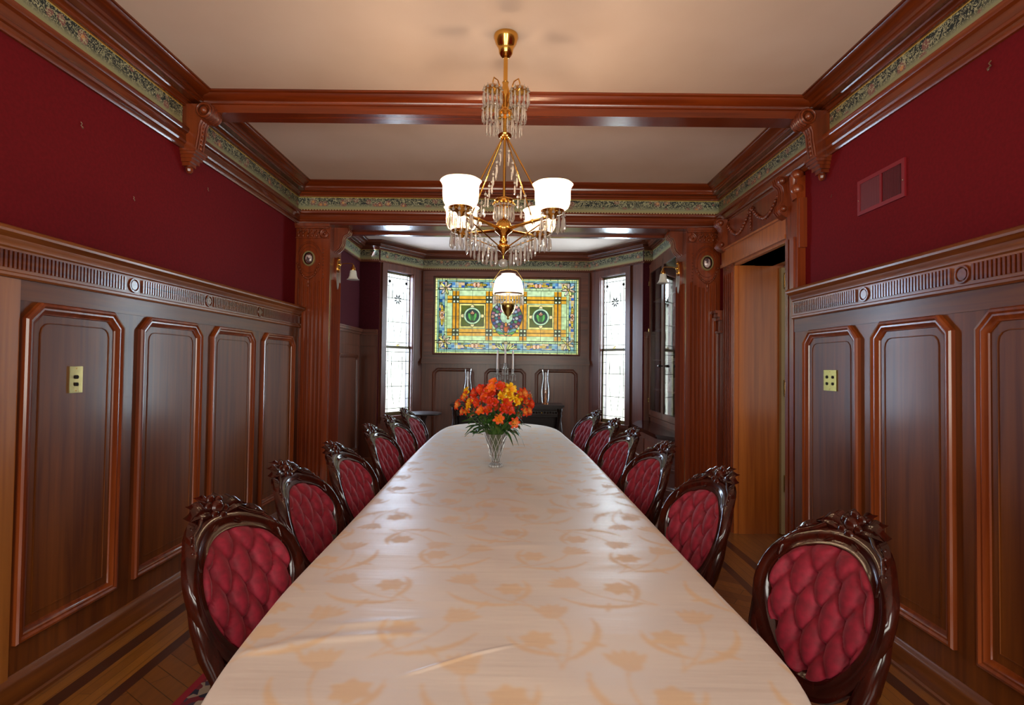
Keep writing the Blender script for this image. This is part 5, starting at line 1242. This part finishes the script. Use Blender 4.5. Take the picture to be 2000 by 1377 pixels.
def flower(hx, hz, hy, kind, var, label=None, leaves=1, tilt=None, scale=1.0):
    """head offset from the vase axis; every stem runs to the vase foot"""
    head = Vector((hx, hy, hz-TZ)); u = head-Vector((0, 0, .17)); foot = Vector((-head.x*.05, -head.y*.05, .045)); mouth = Vector((head.x*.20, head.y*.24, .225))
    root = empty('alstroemeria', (VX, VY, TZ)); tag(root, label or ('%s bloom in the bouquet' % names[kind]), 'flower', names[kind]+' blooms in the vase' if not label else None)
    dirn = (tilt or Vector((head.x*2.2, head.y*2.2-.10, .13))).normalized()
    pts = [foot, foot.lerp(mouth, .5), mouth, mouth.lerp(head, .55)+Vector((0, 0, -.012)), head-dirn*.018, head]
    mb = MB(); mb.tube(pts, [.0026, .0026, .0026, .0023, .0020, .0026], 6); mb.build('stem', M['stem'], root, 60)
    o = bpy.data.objects.new('bloom', blooms[(kind, var)]); COL.objects.link(o); o.parent = root; o.location = head; o.rotation_mode = 'QUATERNION'; o.rotation_quaternion = dirn.to_track_quat('Z', 'Y') @ Matrix.Rotation(rf.uniform(0, 6), 3, 'Z').to_quaternion(); o.scale = (scale,)*3
    for q in range(leaves):
        t = rf.uniform(.25, .85); p = mouth.lerp(head, t); a = rf.uniform(0, 2*PI); leaf_part(root, p, (math.cos(a)+head.x*2, math.sin(a)*.6-.2, rf.uniform(-.1, .4)), rf.uniform(.06, .10), rf.uniform(.009, .014), rf.uniform(.0, .05))
# blooms placed over the domed head of the bouquet
spots = []
for row, (z, half, n) in enumerate(((1.115, .17, 7), (1.16, .225, 11), (1.205, .245, 13), (1.24, .235, 13), (1.27, .20, 11), (1.295, .11, 6))):
    for i in range(n):
        x = -half+2*half*(i+.5)/n+rf.uniform(-.012, .012); y = rf.uniform(-.13, -.05) if (i+row) % 3 else rf.uniform(-.02, .13); spots.append((x, z+rf.uniform(-.012, .012)-(.02*abs(x)/.25), y))
for (x, z, y) in spots:
    if z < 1.13 and abs(x) < .12: continue
    if .03 < x < .14 and z > 1.20 and y < 0: k = 2
    elif x < -.16 and z > 1.15 and rf.random() < .35: k = 2
    elif x > .10: k = 3 if rf.random() < .65 else 1
    elif x < -.18: k = 3 if rf.random() < .6 else 1
    else: k = 0 if rf.random() < .45 else 1
    flower(x, z, y, k, rf.randrange(3), leaves=1 if z < 1.2 else 0)
flower(.02, 1.095, -.10, 0, 0, 'orange alstroemeria bloom hanging lowest at the front of the bouquet', 1, Vector((.1, -1, .1)))
flower(-.02, 1.325, -.03, 0, 1, 'orange alstroemeria bloom standing topmost in the bouquet', 1)
flower(.115, 1.075, -.09, 3, 0, 'coral alstroemeria bloom lowest on the right of the bouquet', 1, Vector((.5, -1, -.2)))
green = empty('foliage_spray', (VX, VY, TZ)); tag(green, 'green foliage spray of the bouquet with pointed leaves drooping over the vase rim', 'foliage')
for k in range(80):
    a = rf.uniform(0, 2*PI); r = rf.uniform(.03, .12); p = (r*math.cos(a), r*math.sin(a)*.8-.02, rf.uniform(.23, .36)); leaf_part(green, p, (math.cos(a), math.sin(a)*.8, rf.uniform(0, .9)), rf.uniform(.07, .13), rf.uniform(.013, .023), rf.uniform(0, .08))
for (x, z, dx, ln, w, dr) in ((.07, .27, .5, .10, .016, .13), (.09, .28, .9, .11, .015, .14), (.05, .25, .3, .10, .016, .12), (-.09, .30, -1, .12, .016, .09), (-.08, .28, -.8, .09, .015, .05), (.13, .30, 1, .11, .02, .03), (-.13, .32, -1, .10, .018, .02)):
    leaf_part(green, (x, -.07, z), (dx, -.3, .15), ln, w, dr)
mb = MB()
for k in range(16):
    a = 2*PI*k/16; r = rf.uniform(.01, .05); mb.tube([(-.012*math.cos(a), -.012*math.sin(a), .045), (.03*math.cos(a), .03*math.sin(a), .2), (r*2*math.cos(a), r*1.6*math.sin(a), .36)], .0028, 5)
mb.build('stems', M['stem'], green, 60)

# ---------------------------------------------------------------- sideboard, lustres and candlesticks at the end wall
SX0, SX1, SY0, SY1, SZ = -.89, .71, 7.86, 8.30, .885
side = empty('carved_sideboard', (0, 0, 0)); tag(side, 'dark carved sideboard under the stained glass window', 'sideboard')
mb = MB(); mb.box(SX0-.02, SX1+.02, SY0-.02, SY1, SZ-.03, SZ).box(SX0-.0, SX1+.0, SY0, SY1, SZ-.05, SZ-.03); mb.build('top_slab', M['ebony'], side, None)
MB().box(SX0+.05, SX1-.05, SY0+.03, SY1, SZ-.17, SZ-.05).build('frieze_rail', M['ebony'], side, None)
fs_ = frame((0, SY0+.03, 0), (1, 0))
for i, (a, b) in enumerate(((SX0+.08, SX0+.52), (SX0+.58, SX1-.58), (SX1-.52, SX1-.08))):
    m = MB(); m.box(a, b, SZ-.155, SZ-.065, 0, .012, fs_)
    for k in range(int((b-a)/.04)): m.ball(fs_(a+.025+k*.04, SZ-.11, .016), (.014, .014, .016), 8, 6)
    m.tube([fs_(a+.01, SZ-.075, .014), fs_(b-.01, SZ-.075, .014)], .004, 5); m.tube([fs_(a+.01, SZ-.145, .014), fs_(b-.01, SZ-.145, .014)], .004, 5); dr = m.build('drawer', M['ebony'], side, 50)
    MB().ball(fs_((a+b)/2, SZ-.11, .03), .014, 10, 6).build('knob', M['aged_brass'], dr, 60)
for x in (SX0+.04, SX1-.04):
    for y in (SY0+.04, SY1-.05):
        m = MB(); m.lathe([(.04, SZ-.05), (.04, SZ-.09), (.028, SZ-.11), (.035, SZ-.16), (.022, SZ-.19), (.030, SZ-.26), (.045, SZ-.36), (.05, SZ-.42), (.03, SZ-.50), (.022, SZ-.52), (.045, SZ-.54), (.045, .16), (.03, .14), (.045, .07), (.03, .0)][::-1], 16, (x, y, 0)); m.build('turned_leg', M['ebony'], side, 50)
MB().box(SX0+.0, SX1-.0, SY0+.02, SY1, .16, .20).build('lower_shelf', M['ebony'], side, None); MB().box(SX0+.06, SX1-.06, SY1-.03, SY1-.005, .2, SZ-.05).build('back_board', M['ebony'], side, None)
def hurricane(x, y, label, clab):
    r = empty('hurricane_lamp', (x, y, SZ)); tag(r, label, 'hurricane lamp', 'glass hurricane lamps on the sideboard')
    mb = MB(); mb.lathe([(0, 0), (.045, 0), (.045, .012), (.02, .022), (.014, .05), (.022, .075), (.014, .10), (.012, .15), (.022, .165), (.015, .18), (.013, .205), (.020, .215), (0, .215)], 20); mb.build('brass_stick', M['copperish'], r, 60)
    mb = MB(); mb.lathe([(.052, .006), (.056, .03), (.066, .10), (.070, .18), (.060, .27), (.046, .34), (.042, .40), (.052, .47), (.064, .505)], 32); mb.build('glass_chimney', M['chimney'], r, 60)
    c = MB(); c.tube([(0, 0, 0), (0, 0, .25)], [.014, .012], 12); c.tube([(0, 0, .25), (.001, 0, .262)], .001, 4); o = c.build('candle', M['candle'], None, 60); o.location = (x, y, SZ+.215); tag(o, clab, 'candle')
M['copperish'] = principled('copper_candlestick', srgb(170, 110, 70), .3, 1); M['chimney'] = crystal_mat('chimney_glass', (1, 1, 1), .55, .04, .0)
hurricane(-.675, 8.08, 'glass hurricane lamp at the left end of the sideboard', 'ivory candle inside the left glass hurricane lamp'); hurricane(.470, 8.08, 'glass hurricane lamp at the right end of the sideboard', 'ivory candle inside the right glass hurricane lamp')
can = empty('crystal_candelabra', (-.128, 8.08, SZ)); tag(can, 'three-branched crystal candelabra with hanging drops in the middle of the sideboard', 'candelabra')
mb = MB(); mb.lathe([(0, 0), (.075, 0), (.075, .015), (.03, .03), (.016, .06), (.03, .10), (.018, .14), (.014, .24), (.028, .27), (.014, .30), (.012, .42), (.03, .44), (.012, .46), (.016, .52), (.03, .535), (.024, .555), (.02, .60), (0, .60)], 20); mb.build('column', M['crystal'], can, 50)
for s in (-1, 1):
    m = MB(); m.tube([(0, 0, .30), (s*.05, 0, .27), (s*.10, 0, .31), (s*.112, 0, .38), (s*.112, 0, .42)], .007, 8); m.lathe([(.012, .42), (.05, .435), (.045, .44), (.018, .445), (.016, .49), (.024, .51), (0, .51)], 18, (s*.112, 0, 0)); m.build('branch', M['crystal'], can, 50)
cdm = drop_mesh(.07, .007).mesh('crystal_drop', M['crystal'], 30)
for (cx, cz) in ((-.112, .40), (.112, .40), (0, .42), (0, .50)):
    for q in range(9):
        t = 2*PI*q/9; o = bpy.data.objects.new('crystal_drop', cdm); COL.objects.link(o); o.parent = can; o.location = (cx+.045*math.cos(t), .045*math.sin(t), cz)
for (dx, z, lab) in ((-.112, .51, 'thin ivory candle on the left branch of the crystal candelabra'), (.0, .60, 'thin ivory candle on the middle column of the crystal candelabra, tallest of three'), (.112, .51, 'thin ivory candle on the right branch of the crystal candelabra')):
    c = MB(); c.tube([(0, 0, 0), (0, 0, .275)], [.015, .012], 12); c.tube([(0, 0, .275), (.001, 0, .288)], .001, 4); o = c.build('candle', M['candle'], None, 60); o.location = (-.128+dx, 8.08, SZ+z); tag(o, lab, 'candle')
# small occasional table by the left window
st = empty('occasional_table', (-1.24, 7.55, 0)); tag(st, 'small dark occasional table before the left bay window', 'side table')
mb = MB(); mb.lathe([(0, .76), (.235, .76), (.25, .768), (.25, .780), (.235, .786), (0, .786)], 36); mb.build('table_top', M['ebony'], st, 50)
mb = MB(); mb.lathe([(0, .12), (.05, .12), (.03, .17), (.045, .26), (.055, .34), (.03, .42), (.022, .55), (.04, .60), (.03, .68), (.06, .76), (0, .76)], 20); mb.build('pedestal', M['ebony'], st, 50)
for k in range(3):
    a = k*2*PI/3+.5; m = MB(); m.tube([(.02*math.cos(a), .02*math.sin(a), .18), (.12*math.cos(a), .12*math.sin(a), .16), (.2*math.cos(a), .2*math.sin(a), .06), (.24*math.cos(a), .24*math.sin(a), .022)], [.03, .024, .018, .02], 8); m.build('leg', M['ebony'], st, 60)

# ---------------------------------------------------------------- built-in china cabinet
cab = empty('china_cabinet', (0, 0, 0)); tag(cab, 'built-in corner china cabinet with tall glass doors right of the bay', 'china cabinet')
CY0, CY1, CXF = 5.64, 7.54, 1.88
poly = [(2.27, CY0), (1.80, CY0), (1.58, 5.98), (1.56, 7.05), (1.75, CY1), (2.27, CY1)]
def grow(P, g): return [(x-(g if x < 2.2 else 0), y) for x, y in P]
mb = MB(); mb.prism(grow(poly, .025), .69, .715).prism(grow(poly, .01), .665, .69); mb.build('counter', M['mahogany'], cab, None)
MB().prism(poly, .05, .665).prism(grow(poly, .015), .0, .06).build('base_carcass', M['bay_z'], cab, None)
def face(p, q): return frame((p[0], p[1], 0), (q[0]-p[0], q[1]-p[1])), math.hypot(q[0]-p[0], q[1]-p[1])
for (p, q, nd) in (((poly[2]), (poly[3]), 2), (poly[1], poly[2], 1), (poly[3], poly[4], 1)):
    f0, ln = face(q, p)
    for k in range(nd):
        a, b = ln*k/nd+.03, ln*(k+1)/nd-.03; m = MB(); m.box(a, b, .44, .60, 0, .012, f0); d = m.build('drawer', M['bay_x'], cab, None); MB().ball(f0((a+b)/2, .52, .03), .013, 9, 6).build('knob', M['aged_brass'], d, 60)
        m = MB(); m.box(a, b, .10, .41, 0, .014, f0); panel_frame(m, f0, a+.03, b-.03, .13, .38, .014, .03); d = m.build('door', M['bay_z'], cab, 40); MB().ball(f0(b-.05, .27, .036), .011, 9, 6).build('knob', M['aged_brass'], d, 60)
mb = MB(); mb.box(CXF, 2.27, CY0, CY0+.03, .715, 2.90).box(CXF, 2.27, CY1-.03, CY1, .715, 2.90).box(2.25, 2.27, CY0, CY1, .715, 2.90).box(CXF, 2.27, CY0, CY1, .715, .80).box(CXF, 2.27, CY0, CY1, 2.82, 2.90).box(CXF-.015, CXF, CY0, CY1, .765, .785).box(CXF-.02, CXF, CY0, CY1, 2.82, 2.86); mb.build('upper_carcass', M['bay_z'], cab, None)
for z in (1.15, 1.55, 1.95, 2.35): MB().box(CXF+.03, 2.25, CY0+.03, CY1-.03, z-.012, z+.006).build('shelf', M['bay_x'], cab, None)
ds = [(CY0+.03, 6.19), (6.20, 6.84), (6.85, CY1-.03)]
for i, (a, b) in enumerate(ds):
    m = MB()
    for (y0, y1, z0, z1) in ((a, a+.045, .80, 2.82), (b-.045, b, .80, 2.82), (a+.045, b-.045, .80, .87), (a+.045, b-.045, 2.74, 2.82)): m.box(CXF-.022, CXF+.004, y0, y1, z0, z1)
    d = m.build('glass_door', M['bay_z'], cab, None)
    MB().box(CXF-.010, CXF-.006, a+.045, b-.045, .87, 2.74).build('pane', M['cabinet_glass'], d, None)
    yk = a+.022 if i == 2 else b-.022
    k = MB(); k.tube([(CXF-.022, yk, 1.465), (CXF-.05, yk, 1.465)], .006, 8); k.ball((CXF-.06, yk, 1.465), .018, 12, 8); k.build('knob', M['steel'] if i == 2 else M['dark'], d, 60)
    for z in (1.0, 1.95, 2.6): MB().tube([(CXF-.026, (b-.002 if i == 2 else a+.002), z-.03), (CXF-.026, (b-.002 if i == 2 else a+.002), z+.03)], .006, 6).build('hinge', M['aged_brass'], d, 60)
M['china'] = principled('pale_china', srgb(190, 176, 166), .25)
def dish(name, x, y, z, prof, label, cat, group, ax=None, mat=None):
    mb = MB(); mb.lathe(prof, 24, ax=ax); o = mb.build(name, mat or M['china'], None, 60); o.location = (x, y, z); tag(o, label, cat, group)
up_ = Matrix.Rotation(-PI/2+.15, 3, 'Y')
pl_ = [(0, .002), (.06, 0), (.10, .012), (.104, .016), (.10, .018), (.06, .008), (0, .008)]
for (y, z, lb) in ((7.28, 1.956, 'round china plate standing on the shelf behind the far cabinet door, upper'), (6.55, 2.356, 'round china plate standing on the high shelf behind the middle cabinet door')): dish('china_plate', 2.06, y, z+.100, pl_, lb, 'plate', None, up_)
for (y, z, lb) in ((7.22, 1.156, 'china bowl on the lowest cabinet shelf behind the far glass door'), (7.25, 1.556, 'china bowl on the second cabinet shelf behind the far glass door'), (6.5, 1.956, 'china bowl behind the middle glass door of the cabinet')): dish('china_bowl', 2.05, y, z, [(0, 0), (.035, 0), (.036, .008), (.07, .04), (.082, .075), (.078, .075), (.06, .035), (0, .014)], lb, 'bowl', None)
for (y, z, lb) in ((6.42, 1.556, 'pale china jug behind the middle cabinet door'), (7.05, 1.156, 'pale china jug on the lowest cabinet shelf')): dish('china_jug', 2.05, y, z, [(0, 0), (.04, 0), (.055, .05), (.05, .09), (.03, .13), (.036, .16), (.032, .16), (.026, .13), (0, .02)], lb, 'jug', None)
